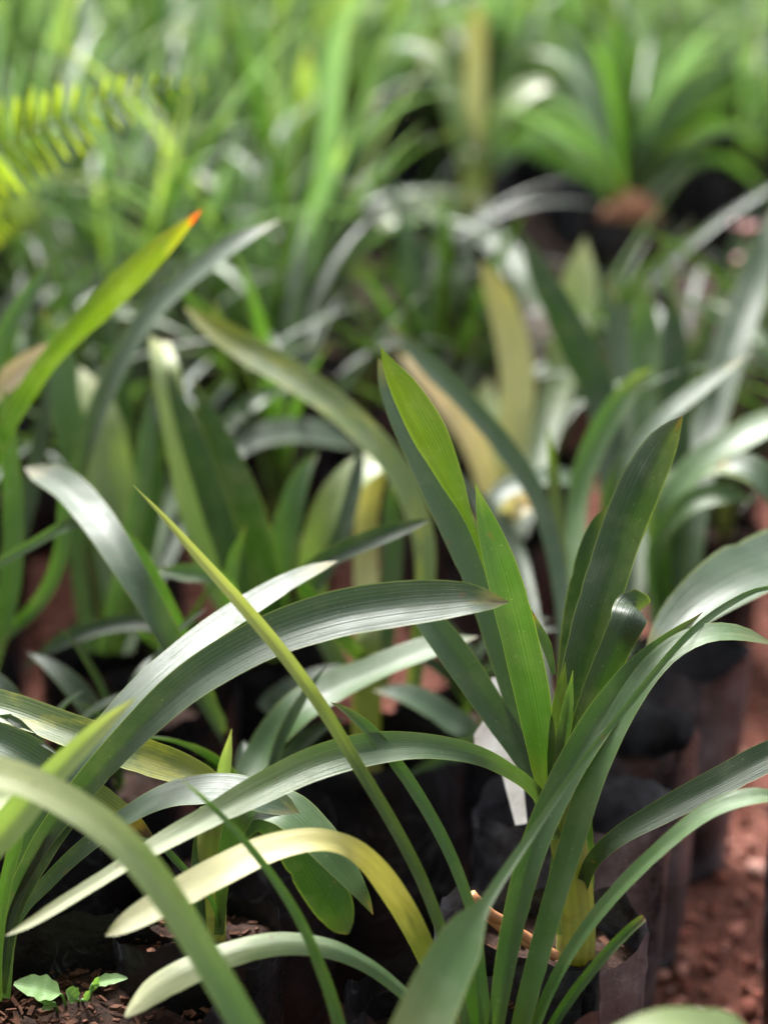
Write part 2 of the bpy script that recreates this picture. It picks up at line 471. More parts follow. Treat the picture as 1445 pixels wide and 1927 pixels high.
def traced(parent, mat, tilt, pts, gutter=.10, n=40, under=False, blunt=False, name='leaf', across=8, k=.86):
    """pts: (px, py, depth, width px[, tilt]); the blade is a real strip in space whose own width follows from its distance"""
    W3 = [at(q[0], q[1], q[2]) for q in pts]
    m = len(W3)
    fr0, acc = [], 0.0
    for i in range(m):
        T = (W3[min(m - 1, i + 1)] - W3[max(0, i - 1)]).normalized()
        V = (CAMP - W3[i]).normalized()
        e1 = (V - T * V.dot(T)).normalized()
        e2 = T.cross(e1)
        fr0.append((e1, e2, V)); acc += e2.dot(UP)
    sg = 1.0 if acc >= 0 else -1.0
    P = []
    for i, q in enumerate(pts):
        tl = q[4] if len(q) > 4 else tilt
        if tl == 'S':            # blade lies open to the bright sky beyond
            e1, e2, V = fr0[i]
            Hh = (V + sdir).normalized()
            tl = sg * max(-58, min(58, math.degrees(math.atan2(Hh.dot(e2), Hh.dot(e1)))))
        P.append((W3[i].x, W3[i].y, W3[i].z, q[3], tl))
    C = catmull(P, n)
    pos = [Vector(c[:3]) for c in C]
    # which way is "towards the sky" for this blade
    fr = []
    for i in range(n + 1):
        T = (pos[min(n, i + 1)] - pos[max(0, i - 1)]).normalized()
        V = (CAMP - pos[i]).normalized()
        e1 = (V - T * V.dot(T)).normalized()
        e2 = T.cross(e1)
        fr.append((e1, e2))
    nor, wid = [], []
    for i in range(n + 1):
        e1, e2 = fr[i]
        a = R(C[i][4])
        nor.append(e1 * math.cos(a) + e2 * (sg * math.sin(a)))
        z = (pos[i] - CAMP).dot(FWD)
        wid.append(k * max(0, C[i][3]) * z / FPX / max(.35, math.cos(a)))
    o = ribbon(name, pos, nor, wid, LM[mat], parent, parent.matrix_world.translation if parent.parent else parent.location,
               -gutter if under else gutter, across, rnd.random() * 60, blunt=blunt)
    return o

def grown_leaf(mat, az, e0, e1, length, width, parent, n=14, origin=Vector((0, 0, 0)), start=Vector((0, 0, 0)), across=4,
               twist=0.0, name='leaf', curve=1.4):
    """a leaf grown from the base: azimuth, first and last elevation (degrees)"""
    pos = [start.copy()]
    nor, wid = [], []
    az += rnd.uniform(-.1, .1)
    side_drift = rnd.uniform(-.35, .35)
    for i in range(n + 1):
        t = i / n
        el = R(e0 + (e1 - e0) * t ** curve)
        a = az + side_drift * t
        T = Vector((math.cos(a) * math.cos(el), math.sin(a) * math.cos(el), math.sin(el)))
        if i > 0: pos.append(pos[-1] + T * (length / n))
        S = Vector((-math.sin(a), math.cos(a), 0))
        Nn = T.cross(S) * -1
        if Nn.z < 0: Nn = -Nn
        tw = twist * t
        nor.append(Nn * math.cos(tw) + S * math.sin(tw))
        prof = (.45 + .55 * min(1, t / .4)) if t < .4 else (1.0 if t < .55 else max(0, 1 - ((t - .55) / .45) ** 1.7))
        wid.append(width * prof)
    return ribbon(name, pos, nor, wid, LM[mat], parent, origin, .14, across, rnd.random() * 60)

# ------------------------------------------------------------------ bags
def make_bag(name, parent, loc, dia, height, seed, mat, soil_depth=.035, squash=.72, rim_amp=.014, segs=84, rings=26):
    """open black plastic grow bag: creased film wall, wavy rim, film thickness, inner wall down to the soil"""
    vs, fs = [], []
    rad = dia / 2
    def wall(a, t, inner):
        # t: 0 bottom .. 1 rim
        ca, sa = math.cos(a), math.sin(a)
        k = .91 + .09 * min(1, t * 2.5)                       # gathered in at the foot
        k *= 1 + .035 * noise.noise(Vector((ca * 1.3, sa * 1.3, t * 1.5 + seed)))
        k += .018 * noise.noise(Vector((ca * 4, sa * 4, t * 3 + seed * 2.3))) * (.4 + t)
        k += .012 * noise.noise(Vector((ca * 8, sa * 8, t * 4.2 + seed * 5.1))) + .012 * noise.noise(Vector((ca * 5, sa * 5, t * 16 + seed)))
        k += .006 * math.sin(a * 7 + seed + 2.5 * t) * (t ** 2)
        cz = noise.noise(Vector((ca * 2.6, sa * 2.6, t * 6.5 + seed * 1.9)))
        k += .030 * (1 - min(1, abs(cz) * 5)) * (.3 + .7 * t)
        r = rad * k - (.0006 * min(1, (1 - t) * 12) if inner else 0)
        h = height * t
        if t > .7:
            f = (t - .7) / .3
            h += f * rim_amp * (noise.noise(Vector((ca * 1.6, sa * 1.6, seed * 3.7))) * 1.5 + .7 * noise.noise(Vector((ca * 4, sa * 4, seed))) + .10 * noise.noise(Vector((ca * 11, sa * 11, seed))))
        return Vector((r * ca, r * sa * squash, h))
    rows = [(i / rings, False) for i in range(rings + 1)]
    t_soil = 1 - soil_depth / height
    rows += [(1 - (1 - t_soil + .02) * i / 5, True) for i in range(0, 6)]
    for t, inner in rows:
        for s in range(segs):
            vs.append(wall(2 * math.pi * s / segs, t, inner))
    for r_ in range(len(rows) - 1):
        if r_ == rings: continue          # the film is thinner than a hair's breadth of light: outer and inner face meet at a crisp lip
        for s in range(segs):
            a = r_ * segs + s; b2 = r_ * segs + (s + 1) % segs
            fs.append((a, b2, b2 + segs, a + segs))
    fs.append(tuple(reversed(range(segs))))
    o = mesh_obj(name, [v + loc for v in vs], fs, mat, parent)
    # soil
    sv, sf = [], []
    nr = 9
    for r_ in range(nr + 1):
        for s in range(36):
            a = 2 * math.pi * s / 36
            w = wall(a, t_soil, True)
            f = r_ / nr
            p = Vector((w.x * f, w.y * f, height * t_soil))
            p.z += .009 * noise.noise(Vector((p.x * 45, p.y * 45, seed))) + .006 * noise.noise(Vector((p.x * 120, p.y * 120, seed))) + .006 * (1 - f)
            sv.append(p + loc)
    for r_ in range(nr):
        for s in range(36):
            a = r_ * 36 + s; b2 = r_ * 36 + (s + 1) % 36
            sf.append((a, b2, b2 + 36, a + 36))
    mesh_obj('soil', sv, sf, MAT_SOIL, parent)
    return o

def mulch(parent, center, rad, n, seed, squash=.9, smin=.003, smax=.011):
    """loose bark crumbs on the soil: too many to count"""
    rr = random.Random(seed)
    vs, fs = [], []
    for _ in range(n):
        a = rr.uniform(0, 6.283); r = rad * math.sqrt(rr.random())
        c = center + Vector((r * math.cos(a), r * math.sin(a) * squash, rr.uniform(-.002, .006)))
        L = rr.uniform(smin, smax); W = L * rr.uniform(.25, .6); H = L * rr.uniform(.12, .35)
        M = Matrix.Rotation(rr.uniform(0, 6.28), 3, 'Z') @ Matrix.Rotation(rr.uniform(-.5, .5), 3, 'X') @ Matrix.Rotation(rr.uniform(-.5, .5), 3, 'Y')
        k = len(vs)
        for sx in (-1, 1):
            for sy in (-1, 1):
                for sz in (-1, 1):
                    j = rr.uniform(.6, 1.1)
                    vs.append(c + M @ Vector((sx * L / 2 * j, sy * W / 2 * j, sz * H / 2)))
        for f in ((0, 1, 3, 2), (4, 6, 7, 5), (0, 4, 5, 1), (2, 3, 7, 6), (0, 2, 6, 4), (1, 5, 7, 3)):
            fs.append(tuple(k + q for q in f))
    o = mesh_obj('bark_mulch', vs, fs, MAT_CHIP, parent, smooth=False)
    o['kind'] = 'stuff'
    return o

def tube(name, pts, radii, mat, parent, origin=Vector((0, 0, 0)), segs=10, flat=1.0, lump=0.0, seed=0, n=None):
    P = [(p.x, p.y, p.z, r) for p, r in zip(pts, radii)]
    if n: P = catmull(P, n)
    pos = [Vector(p[:3]) for p in P]
    vs, fs = [], []
    up0 = Vector((0, 1, .1)).normalized()
    for i, p in enumerate(pos):
        T = (pos[min(len(pos) - 1, i + 1)] - pos[max(0, i - 1)]).normalized()
        A = T.cross(up0)
        A = A.normalized() if A.length > 1e-4 else Vector((1, 0, 0))
        B = A.cross(T)
        for s in range(segs):
            an = 2 * math.pi * s / segs
            r = P[i][3] * (1 + lump * noise.noise(Vector((math.cos(an), math.sin(an), i * .7 + seed))))
            vs.append(p + A * (r * math.cos(an)) + B * (r * math.sin(an) * flat) - origin)
    for i in range(len(pos) - 1):
        for s in range(segs):
            a = i * segs + s; b2 = i * segs + (s + 1) % segs
            fs.append((a, b2, b2 + segs, a + segs))
    fs.append(tuple(reversed(range(segs))))
    fs.append(tuple((len(pos) - 1) * segs + s for s in range(segs)))
    uvs = [((k % segs) / segs, (k // segs) / max(1, len(pos) - 1)) for k in range(len(vs))]
    return mesh_obj(name, vs, fs, mat, parent, uvs)

LM['stem'] = leaf_material('leaf sheath stem', [(0, (.50, .47, .14)), (.45, (.38, .41, .06)), (1, (.14, .21, .03))], trans=.28, vein=.35, patch=(.20, .12, .06), patch_amt=.35)

RIM = .23
def bag_at(parent, px, py, dia, height=RIM, mat=None, seed=None, soil_depth=.055, **kw):
    p = at_h(px, py, height)
    loc = Vector((p.x, p.y, 0))
    parent.location = loc
    make_bag('grow_bag', parent, Vector((0, 0, 0)), dia, height, rnd.random() * 50 if seed is None else seed, mat or MAT_BAG, soil_depth, **kw)
    return loc

PG = 'strap-leaved plants in black bags in the front block'
def plant(label, px, py, dia, **kw):
    e = empty('potted_plant', (0, 0, 0), label, 'potted plant', PG)
    bag_at(e, px, py, dia, **kw)
    return e

# ---------------------------------------------------------------- main plant on the right
A = plant('sharp upright plant with thick yellow-green stem beside a tan twig, right of centre', 1015, 1742, .143, mat=MAT_BAG2, seed=3.3, soil_depth=.030)
mulch(A, Vector((0, 0, .199)), .062, 170, 5)
tube('stem', [at(1082, 1806, 1.045), at(1084, 1740, 1.04), at(1078, 1650, 1.035), at(1066, 1560, 1.03), at(1056, 1490, 1.03)],
     [.0135, .0132, .0125, .012, .010], LM['stem'], A, A.location, segs=20, flat=.75, n=16)
traced(A, 'gray', 25, [(1030, 1520, 1.06, 40), (1000, 1420, 1.065, 62), (960, 1270, 1.07, 74), (900, 1085, 1.08, 84), (830, 930, 1.09, 86), (765, 800, 1.10, 70), (728, 720, 1.11, 42), (712, 672, 1.115, 0)], k=0.8)
traced(A, 'gray', 15, [(1030, 1540, 1.05, 38), (1000, 1450, 1.05, 60), (925, 1335, 1.06, 78), (850, 1225, 1.07, 84), (790, 1150, 1.08, 60), (750, 1100, 1.09, 0)], k=0.7)
traced(A, 'lime', -10, [(1015, 1420, 1.05, 30), (975, 1250, 1.05, 26), (925, 1090, 1.05, 20), (885, 985, 1.05, 18), (850, 905, 1.05, 50), (808, 818, 1.05, 78), (762, 735, 1.05, 62), (733, 688, 1.05, 30), (716, 653, 1.05, 0)], under=True)
traced(A, 'dark', -30, [(1062, 1480, 1.06, 40), (1070, 1350, 1.065, 55), (1085, 1180, 1.07, 60), (1107, 1060, 1.075, 56), (1125, 990, 1.08, 34), (1141, 952, 1.08, 0)], under=True)
traced(A, 'dark', -12, [(1055, 1560, 1.035, 38), (1062, 1430, 1.035, 58), (1086, 1300, 1.035, 78), (1122, 1160, 1.04, 88), (1165, 1020, 1.05, 90), (1208, 912, 1.055, 90), (1245, 840, 1.06, 68), (1268, 803, 1.06, 34), (1285, 781, 1.06, 0)], under=True, gutter=.16, k=0.9)
traced(A, 'bright', 20, [(1040, 1560, 1.02, 34), (1024, 1460, 1.015, 52), (1003, 1330, 1.01, 74), (976, 1205, 1.005, 80), (942, 1075, 1.0, 72), (915, 985, 1.0, 44), (894, 910, 1.0, 0)], gutter=.16, k=0.86)
traced(A, 'lime', 20, [(1045, 1520, 1.012, 28), (1046, 1420, 1.01, 36), (1055, 1320, 1.01, 32), (1064, 1246, 1.01, 0)])
traced(A, 'bright', -25, [(1052, 1520, 1.008, 26), (1054, 1430, 1.006, 30), (1066, 1340, 1.005, 26), (1078, 1262, 1.005, 0)])
# small torn bract
traced(A, 'burnt', 10, [(1042, 1270, 1.02, 10), (1028, 1215, 1.02, 22), (1012, 1180, 1.02, 16), (1000, 1150, 1.02, 4)], n=14)
# leaf curling away over its own top
traced(A, 'dark', 0, [(1068, 1480, 1.02, 34), (1090, 1390, 1.01, 50), (1122, 1300, 1.0, 62), (1155, 1225, .995, 68), (1178, 1175, .993, 76), (1188, 1151, .998, 82), (1193, 1143, 1.012, 80), (1196, 1150, 1.026, 66)], under=True, n=56, gutter=.14, blunt=True)
# arching leaf to the left
traced(A, 'paleroot', 30, [(1050, 1580, 1.02, 22, -30), (1015, 1498, 1.01, 30, -35), (960, 1452, 1.0, 36, -10), (890, 1420, .99, 46, 20), (790, 1405, .975, 60, 28), (690, 1412, .965, 78, 18), (590, 1440, .955, 80, 20), (490, 1487, .945, 72, 24), (400, 1535, .935, 56, 32), (300, 1590, .925, 44, 45), (200, 1650, .915, 32, 40), (100, 1712, .905, 28, 35), (45, 1745, .90, 18, 30), (10, 1762, .895, 0, 30)], n=60, k=0.8)
# dark leaf to the right
traced(A, 'dark', 25, [(1082, 1740, 1.04, 14, 0), (1095, 1672, 1.03, 26, 0), (1114, 1622, 1.012, 34, 5), (1165, 1575, 1.0, 42), (1250, 1527, .99, 54), (1340, 1480, .985, 62), (1445, 1425, .98, 64), (1560, 1370, .98, 40), (1620, 1350, .98, 0)])
# upright sheath behind stem
traced(A, 'mid', 0, [(1098, 1720, 1.055, 40), (1100, 1600, 1.05, 40), (1095, 1500, 1.05, 28), (1088, 1440, 1.05, 0)])
traced(A, 'mid', -20, [(1050, 1760, 1.03, 18), (1040, 1680, 1.03, 18), (1046, 1600, 1.03, 14), (1052, 1560, 1.03, 0)], n=16)

# ---------------------------------------------------------------- plant in the front bag
B = plant('front plant with long arching leaves rising from the bag cut by the bottom edge', 890, 1868, .160, seed=8.8, soil_depth=.05)
traced(B, 'mid', 8, [(925, 2010, .945, 36), (938, 1900, .945, 46), (962, 1760, .95, 62), (1000, 1610, .955, 72), (1055, 1480, .965, 78), (1125, 1360, .975, 86), (1195, 1270, .985, 78), (1262, 1205, .995, 46), (1322, 1152, 1.0, 0)], gutter=.14, k=0.7)
traced(B, 'mid', 20, [(960, 2010, .95, 34), (988, 1900, .95, 48), (1030, 1740, .955, 54), (1075, 1590, .96, 60), (1120, 1450, .965, 62), (1180, 1325, .975, 60), (1245, 1238, .985, 56), (1320, 1195, .99, 48, 'S'), (1395, 1192, .995, 36, 'S'), (1460, 1215, 1.0, 0, 'S')], gutter=.05, k=0.78)
traced(B, 'mid', 30, [(985, 2010, .95, 24), (1020, 1900, .95, 30), (1075, 1790, .945, 36), (1150, 1690, .94, 40), (1240, 1600, .935, 42), (1330, 1530, .93, 46, 'S'), (1420, 1500, .925, 46, 'S'), (1510, 1505, .925, 0, 'S')], k=0.66)
traced(B, 'mid', 10, [(1000, 2010, .945, 20), (1050, 1915, .945, 27), (1120, 1820, .94, 28), (1180, 1755, .94, 26), (1212, 1728, .94, 20)], gutter=.35, blunt=True, n=24, k=0.7)
traced(B, 'mid', 20, [(900, 2010, .95, 26), (893, 1930, .95, 34), (880, 1850, .95, 32), (872, 1790, .955, 28), (866, 1740, .96, 0)], n=18)
traced(B, 'mid', 20, [(915, 2010, .945, 26), (913, 1930, .945, 32), (903, 1830, .95, 30), (893, 1740, .955, 28), (860, 1640, .96, 30), (820, 1555, .965, 32), (765, 1465, .97, 34), (705, 1385, .97, 34), (655, 1340, .97, 20), (622, 1322, .97, 0)], k=0.72)
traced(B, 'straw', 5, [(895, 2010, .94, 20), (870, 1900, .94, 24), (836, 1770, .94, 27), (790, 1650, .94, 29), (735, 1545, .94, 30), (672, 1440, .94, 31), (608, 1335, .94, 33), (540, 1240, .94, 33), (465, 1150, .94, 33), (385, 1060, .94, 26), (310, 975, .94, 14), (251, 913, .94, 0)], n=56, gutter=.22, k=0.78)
traced(B, 'yellow', 35, [(880, 2010, .95, 26, -40), (835, 1880, .945, 34, -45), (792, 1772, .94, 46, -38), (742, 1682, .935, 52, -20), (690, 1618, .93, 46, 5), (640, 1588, .925, 42, 25), (580, 1582, .92, 48, 35), (500, 1600, .915, 58, 35), (420, 1637, .905, 64, 28), (340, 1680, .90, 62, 25), (265, 1722, .895, 50, 25), (222, 1748, .89, 30, 25), (198, 1762, .89, 0, 25)], n=60, gutter=.06, k=0.93)
traced(B, 'paleroot', 30, [(870, 2000, .945, 18), (805, 1915, .94, 24), (740, 1852, .935, 30), (680, 1810, .93, 36), (610, 1782, .925, 46), (520, 1775, .92, 54), (430, 1795, .915, 60), (350, 1828, .905, 66), (290, 1862, .90, 62), (255, 1895, .895, 36), (236, 1915, .89, 6)], gutter=-.12, n=50, k=0.8)
traced(B, 'bright', 0, [(870, 2010, .945, 22), (850, 1925, .945, 24), (842, 1880, .945, 14), (838, 1850, .945, 0)], n=14)

# ---------------------------------------------------------------- left front bag
C = plant('plant in the wide soil-filled bag at the lower left with broad grey-green blades', 165, 1838, .178, seed=21.4, soil_depth=.045)
mulch(C, Vector((0, 0, .187)), .080, 420, 9)
traced(C, 'gray', 28, [(-14, 1880, .99, 30, 0), (10, 1740, .985, 34, 0), (70, 1600, .98, 42, 0), (150, 1492, .975, 56, 5), (250, 1382, .965, 68, 20), (360, 1284, .96, 84), (490, 1208, .96, 92), (620, 1162, .96, 100), (740, 1140, .96, 100), (835, 1131, .96, 86), (905, 1128, .96, 54), (958, 1133, .98, 0)], n=60, gutter=.10, k=0.87)
traced(C, 'gray', 'S', [(-22, 1890, 1.0, 22, 0), (-6, 1740, 1.0, 26, 0), (60, 1560, .99, 32, 10), (150, 1428, .99, 42, 30), (250, 1310, 1.01, 52), (360, 1215, 1.04, 57), (460, 1145, 1.07, 55), (545, 1094, 1.095, 42), (600, 1068, 1.11, 24), (636, 1055, 1.12, 0)], n=50, gutter=.05, k=0.8)
traced(C, 'mid', 10, [(-6, 1885, .97, 22), (-4, 1790, .965, 22), (8, 1680, .96, 26), (32, 1580, .955, 26), (52, 1520, .95, 0)], n=24)
traced(C, 'gray', 55, [(8, 1880, 1.0, 22, 0), (26, 1740, 1.0, 24, 0), (95, 1655, 1.0, 28, 5), (165, 1590, 1.0, 32, 15), (240, 1535, 1.0, 34, 35), (310, 1500, .995, 46, 'S'), (380, 1487, .99, 58, 'S'), (450, 1490, .985, 62, 'S'), (520, 1510, .985, 50, 30), (570, 1540, .985, 0, 30)], n=44, gutter=.04, k=0.98)
traced(C, 'dark', 0, [(0, 1870, .99, 26), (28, 1720, .985, 30), (90, 1600, .98, 36), (140, 1530, .985, 34), (190, 1480, .99, 0)], n=24)

# ---------------------------------------------------------------- second left bag
D = plant('plant with dark sheathed stems in the middle bag behind the soil-filled one', 372, 1742, .112, mat=MAT_BAG, seed=30.2, soil_depth=.02, rim_amp=.012)
mulch(D, Vector((0, 0, .211)), .045, 120, 12)
tube('stem', [at(392, 1770, 1.03), at(394, 1680, 1.03), at(398, 1590, 1.03), at(402, 1520, 1.035)], [.012, .0115, .011, .009], LM['stem'], D, D.location, segs=16, flat=.7, n=12)
traced(D, 'dark', 0, [(378, 1760, 1.02, 26), (372, 1660, 1.02, 30), (380, 1560, 1.03, 26), (400, 1480, 1.04, 0)])
traced(D, 'mid', -10, [(412, 1760, 1.015, 26), (420, 1650, 1.01, 36), (440, 1560, 1.005, 60, 20), (480, 1515, .995, 80, 40), (540, 1525, .985, 100, 45), (600, 1580, .975, 96, 40), (650, 1640, .97, 66, 25), (680, 1682, .965, 38, 10), (694, 1706, .965, 18, 10), (702, 1722, .965, 0, 10)], n=44, gutter=.04, k=0.72)
traced(D, 'dark', 0, [(400, 1760, 1.045, 26), (425, 1620, 1.05, 40), (480, 1540, 1.06, 60), (540, 1570, 1.065, 90), (590, 1640, 1.07, 104), (625, 1700, 1.075, 96), (645, 1740, 1.08, 60), (655, 1758, 1.08, 8)], under=True, k=0.82)
traced(D, 'pale', 10, [(405, 1640, 1.05, 20), (412, 1520, 1.06, 26), (424, 1440, 1.06, 28), (436, 1372, 1.06, 0)], n=24)
traced(D, 'mid', 30, [(420, 1760, 1.02, 10), (395, 1690, 1.0, 12), (340, 1630, .99, 16), (300, 1590, .985, 14), (260, 1575, .98, 0)], n=24)

# ---------------------------------------------------------------- plant standing left of the frame: blades reach in
E = plant('plant at the left edge whose blotched yellow-green blade runs in under the grey one', -170, 1560, .15, seed=41.7)
traced(E, 'blotch', 22, [(-190, 1560, 1.12, 30), (-190, 1430, 1.10, 40), (-140, 1345, 1.08, 56), (-60, 1320, 1.06, 66), (20, 1335, 1.045, 68), (110, 1368, 1.035, 72), (210, 1405, 1.03, 78), (310, 1438, 1.03, 74), (390, 1465, 1.03, 44), (440, 1490, 1.03, 0)], n=48)
traced(E, 'burnt', 10, [(-150, 1570, 1.08, 30), (-120, 1430, 1.06, 44), (-60, 1385, 1.04, 70), (20, 1408, 1.025, 86), (105, 1460, 1.02, 86), (185, 1515, 1.015, 80), (245, 1556, 1.01, 60), (292, 1590, 1.01, 14)], n=44)
traced(E, 'dark', 0, [(-150, 1570, 1.10, 16), (-60, 1400, 1.06, 16), (10, 1350, 1.04, 16), (60, 1385, 1.03, 18), (108, 1420, 1.02, 0)], n=20)

# ---------------------------------------------------------------- blurred plants between lens and focus
F = plant('nearest plant below the frame with one broad blurred pale blade sweeping lower left', 560, 2420, .14, seed=50.1)
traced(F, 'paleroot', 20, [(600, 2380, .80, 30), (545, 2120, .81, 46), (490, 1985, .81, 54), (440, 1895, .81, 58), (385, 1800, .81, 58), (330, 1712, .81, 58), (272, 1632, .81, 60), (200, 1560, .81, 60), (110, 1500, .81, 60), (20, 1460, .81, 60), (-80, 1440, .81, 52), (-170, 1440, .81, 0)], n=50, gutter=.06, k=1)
traced(F, 'mid', 10, [(640, 2380, .85, 20), (660, 2050, .88, 26), (632, 1910, .89, 25), (600, 1815, .89, 22), (560, 1725, .89, 19), (505, 1640, .89, 16), (440, 1560, .89, 13), (385, 1505, .89, 9), (337, 1463, .86, 0)], n=44, k=0.95)
G = plant('near plant off the left edge with a blurred pale blade pointing up right', -290, 1900, .14, seed=52.4)
traced(G, 'pale', 15, [(-140, 1880, .90, 30), (-110, 1740, .88, 50), (-50, 1630, .87, 68), (20, 1550, .86, 76), (80, 1480, .86, 62), (140, 1418, .86, 50), (200, 1360, .86, 34), (256, 1313, .86, 0)], n=36)
traced(G, 'pale', 45, [(-160, 1880, .92, 24), (-180, 1660, .90, 40), (-120, 1550, .89, 50), (-40, 1520, .88, 54), (40, 1500, .88, 40), (95, 1490, .88, 0)], n=30)
H = plant('near plant below the right corner with a rounded blurred pale leaf top', 1330, 2350, .14, seed=55.2)
traced(H, 'pale', 'S', [(1340, 2350, .82, 30), (1420, 2080, .78, 60), (1400, 1985, .76, 80), (1310, 1945, .75, 84), (1220, 1948, .745, 80), (1130, 1990, .74, 60), (1070, 2060, .735, 0)], n=34)
traced(H, 'gray', 40, [(1350, 2350, .82, 30), (1410, 2080, .80, 60), (1470, 1990, .80, 66), (1560, 1950, .80, 60), (1650, 1990, .80, 0)], n=24)

# ---------------------------------------------------------------- middle distance
I = plant('blurred plant in the dark bag at mid left with a white-topped arching blade', 215, 1215, .142, seed=60)
J = plant('blurred plant off the mid left edge with an orange-tipped lime blade', -120, 1260, .15, seed=61)
K = plant('blurred plant with a yellow-green upright stem behind the long grey blade', 720, 1400, .150, mat=MAT_BAG, seed=62)
Lp = plant('blurred plant in the dusty bag directly behind the sharp one', 1075, 1512, .150, mat=MAT_BAG2, seed=63)
Mp = plant('blurred plant in the grey creased bag, second behind the sharp one', 1160, 1362, .142, mat=MAT_BAG2, seed=64)
Np = plant('blurred plant in the rear black bag beside the open gravel at right', 1270, 1222, .140, mat=MAT_BAG2, seed=65)
O = plant('blurred plant off the right edge with one very broad pale blade leaning in', 1640, 1480, .15, seed=66)
Q = plant('blurred plant with two dark upright blades, left of centre', 480, 1235, .14, seed=67)

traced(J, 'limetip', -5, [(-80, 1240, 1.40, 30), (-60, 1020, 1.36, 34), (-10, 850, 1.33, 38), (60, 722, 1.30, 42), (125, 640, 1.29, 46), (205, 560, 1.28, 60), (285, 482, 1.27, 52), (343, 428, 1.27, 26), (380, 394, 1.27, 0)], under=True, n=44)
traced(J, 'cream', 30, [(-100, 1240, 1.42, 30), (-90, 950, 1.42, 40), (-40, 780, 1.42, 44), (20, 710, 1.42, 48), (80, 668, 1.42, 40), (130, 640, 1.42, 0)], n=26)
traced(J, 'mid', 0, [(-70, 1240, 1.38, 30), (-60, 900, 1.38, 40), (0, 650, 1.40, 34), (50, 560, 1.42, 34), (110, 470, 1.45, 0)], n=26)
traced(J, 'mid', 20, [(-20, 1260, 1.35, 40), (20, 1100, 1.34, 46), (25, 950, 1.34, 44), (15, 820, 1.34, 36), (5, 720, 1.34, 0)])
traced(I, 'gray', 'S', [(170, 1230, 1.50, 34), (140, 980, 1.50, 36), (160, 850, 1.48, 40), (205, 730, 1.46, 44), (270, 610, 1.44, 44), (350, 530, 1.43, 40), (440, 460, 1.42, 40), (530, 412, 1.42, 0)], n=36)
traced(I, 'mid', 10, [(210, 1230, 1.52, 40), (200, 1060, 1.55, 70), (165, 900, 1.58, 96), (130, 760, 1.6, 86), (100, 640, 1.62, 50), (80, 580, 1.62, 0)], n=26)
traced(I, 'pale', 25, [(230, 1230, 1.52, 40), (215, 1050, 1.55, 80), (205, 900, 1.57, 100), (195, 800, 1.58, 80), (170, 730, 1.6, 50), (150, 690, 1.62, 0)], n=26)
traced(Q, 'gray', 'S', [(420, 1380, 1.27, 30), (350, 1260, 1.18, 46), (300, 1170, 1.15, 56), (250, 1085, 1.15, 64), (190, 990, 1.18, 72), (135, 925, 1.23, 70), (85, 892, 1.27, 52), (45, 880, 1.28, 0)], n=40)
traced(Q, 'bright', 25, [(420, 1380, 1.30, 20), (370, 1260, 1.27, 26), (315, 1140, 1.24, 32), (260, 1045, 1.22, 36), (200, 990, 1.21, 32), (130, 988, 1.21, 26), (60, 1025, 1.22, 22), (-20, 1070, 1.23, 18), (-80, 1110, 1.24, 0)], n=36)
traced(Q, 'dark', -20, [(515, 1240, 1.42, 44), (500, 1090, 1.40, 60), (465, 960, 1.38, 70), (420, 850, 1.38, 58), (385, 770, 1.38, 34), (362, 705, 1.38, 0)], under=True)
traced(Q, 'dark', 0, [(470, 1240, 1.42, 44), (445, 1080, 1.41, 66), (405, 940, 1.41, 76), (360, 820, 1.41, 56), (330, 740, 1.41, 30), (314, 690, 1.41, 0)], under=True)
traced(Q, 'pale', 30, [(470, 1240, 1.45, 30), (400, 1080, 1.44, 58), (360, 940, 1.44, 70), (330, 800, 1.44, 62), (310, 690, 1.45, 60), (300, 640, 1.5, 40)], n=26)
traced(Q, 'mid', 15, [(500, 1240, 1.44, 40), (525, 1080, 1.42, 64), (545, 970, 1.42, 58), (570, 890, 1.43, 36), (600, 850, 1.44, 0)])
traced(Q, 'bright', 25, [(470, 1250, 1.34, 30), (440, 1130, 1.30, 34), (400, 1085, 1.28, 36), (340, 1078, 1.27, 36), (290, 1070, 1.27, 0)], n=22)
traced(D, 'mid', 'S', [(408, 1750, 1.05, 26, 0), (425, 1560, 1.12, 40, 0), (485, 1425, 1.17, 60, 20), (560, 1338, 1.18, 74), (640, 1290, 1.19, 66), (730, 1250, 1.19, 54), (820, 1218, 1.19, 46), (900, 1198, 1.19, 0)], n=40)
tube('stem', [at(692, 1500, 1.32), at(690, 1380, 1.32), at(690, 1270, 1.32), at(692, 1180, 1.32)], [.0125, .0125, .012, .010], LM['stem'], K, K.location, segs=14, flat=.7, n=10)
traced(K, 'gray', 'S', [(720, 1500, 1.30, 26), (880, 1400, 1.29, 50, 20), (840, 1350, 1.29, 54), (770, 1310, 1.29, 46), (700, 1300, 1.29, 0)], n=26)
traced(K, 'dark', 20, [(690, 1250, 1.32, 30), (590, 1130, 1.26, 32), (570, 1085, 1.22, 30), (620, 1050, 1.20, 40), (700, 1015, 1.19, 42), (770, 990, 1.19, 28), (810, 978, 1.19, 0)], n=30)
traced(K, 'gray', 'S', [(650, 1480, 1.34, 20), (540, 1340, 1.36, 34), (500, 1330, 1.38, 36), (560, 1290, 1.38, 40), (640, 1270, 1.38, 36), (690, 1275, 1.38, 0)], n=26)
traced(K, 'gold', 10, [(700, 1250, 1.40, 40), (690, 1100, 1.44, 54), (690, 980, 1.46, 50), (705, 890, 1.46, 44), (712, 860, 1.46, 0)])
traced(K, 'bright', 0, [(715, 1300, 1.40, 36), (735, 1100, 1.43, 44), (738, 980, 1.45, 44), (735, 900, 1.46, 0)])
traced(K, 'pale', 'S', [(660, 1300, 1.42, 34, 0), (590, 1120, 1.44, 60, 10), (610, 990, 1.44, 74, 30), (655, 910, 1.44, 70), (710, 870, 1.45, 50), (760, 860, 1.46, 0)], n=26)
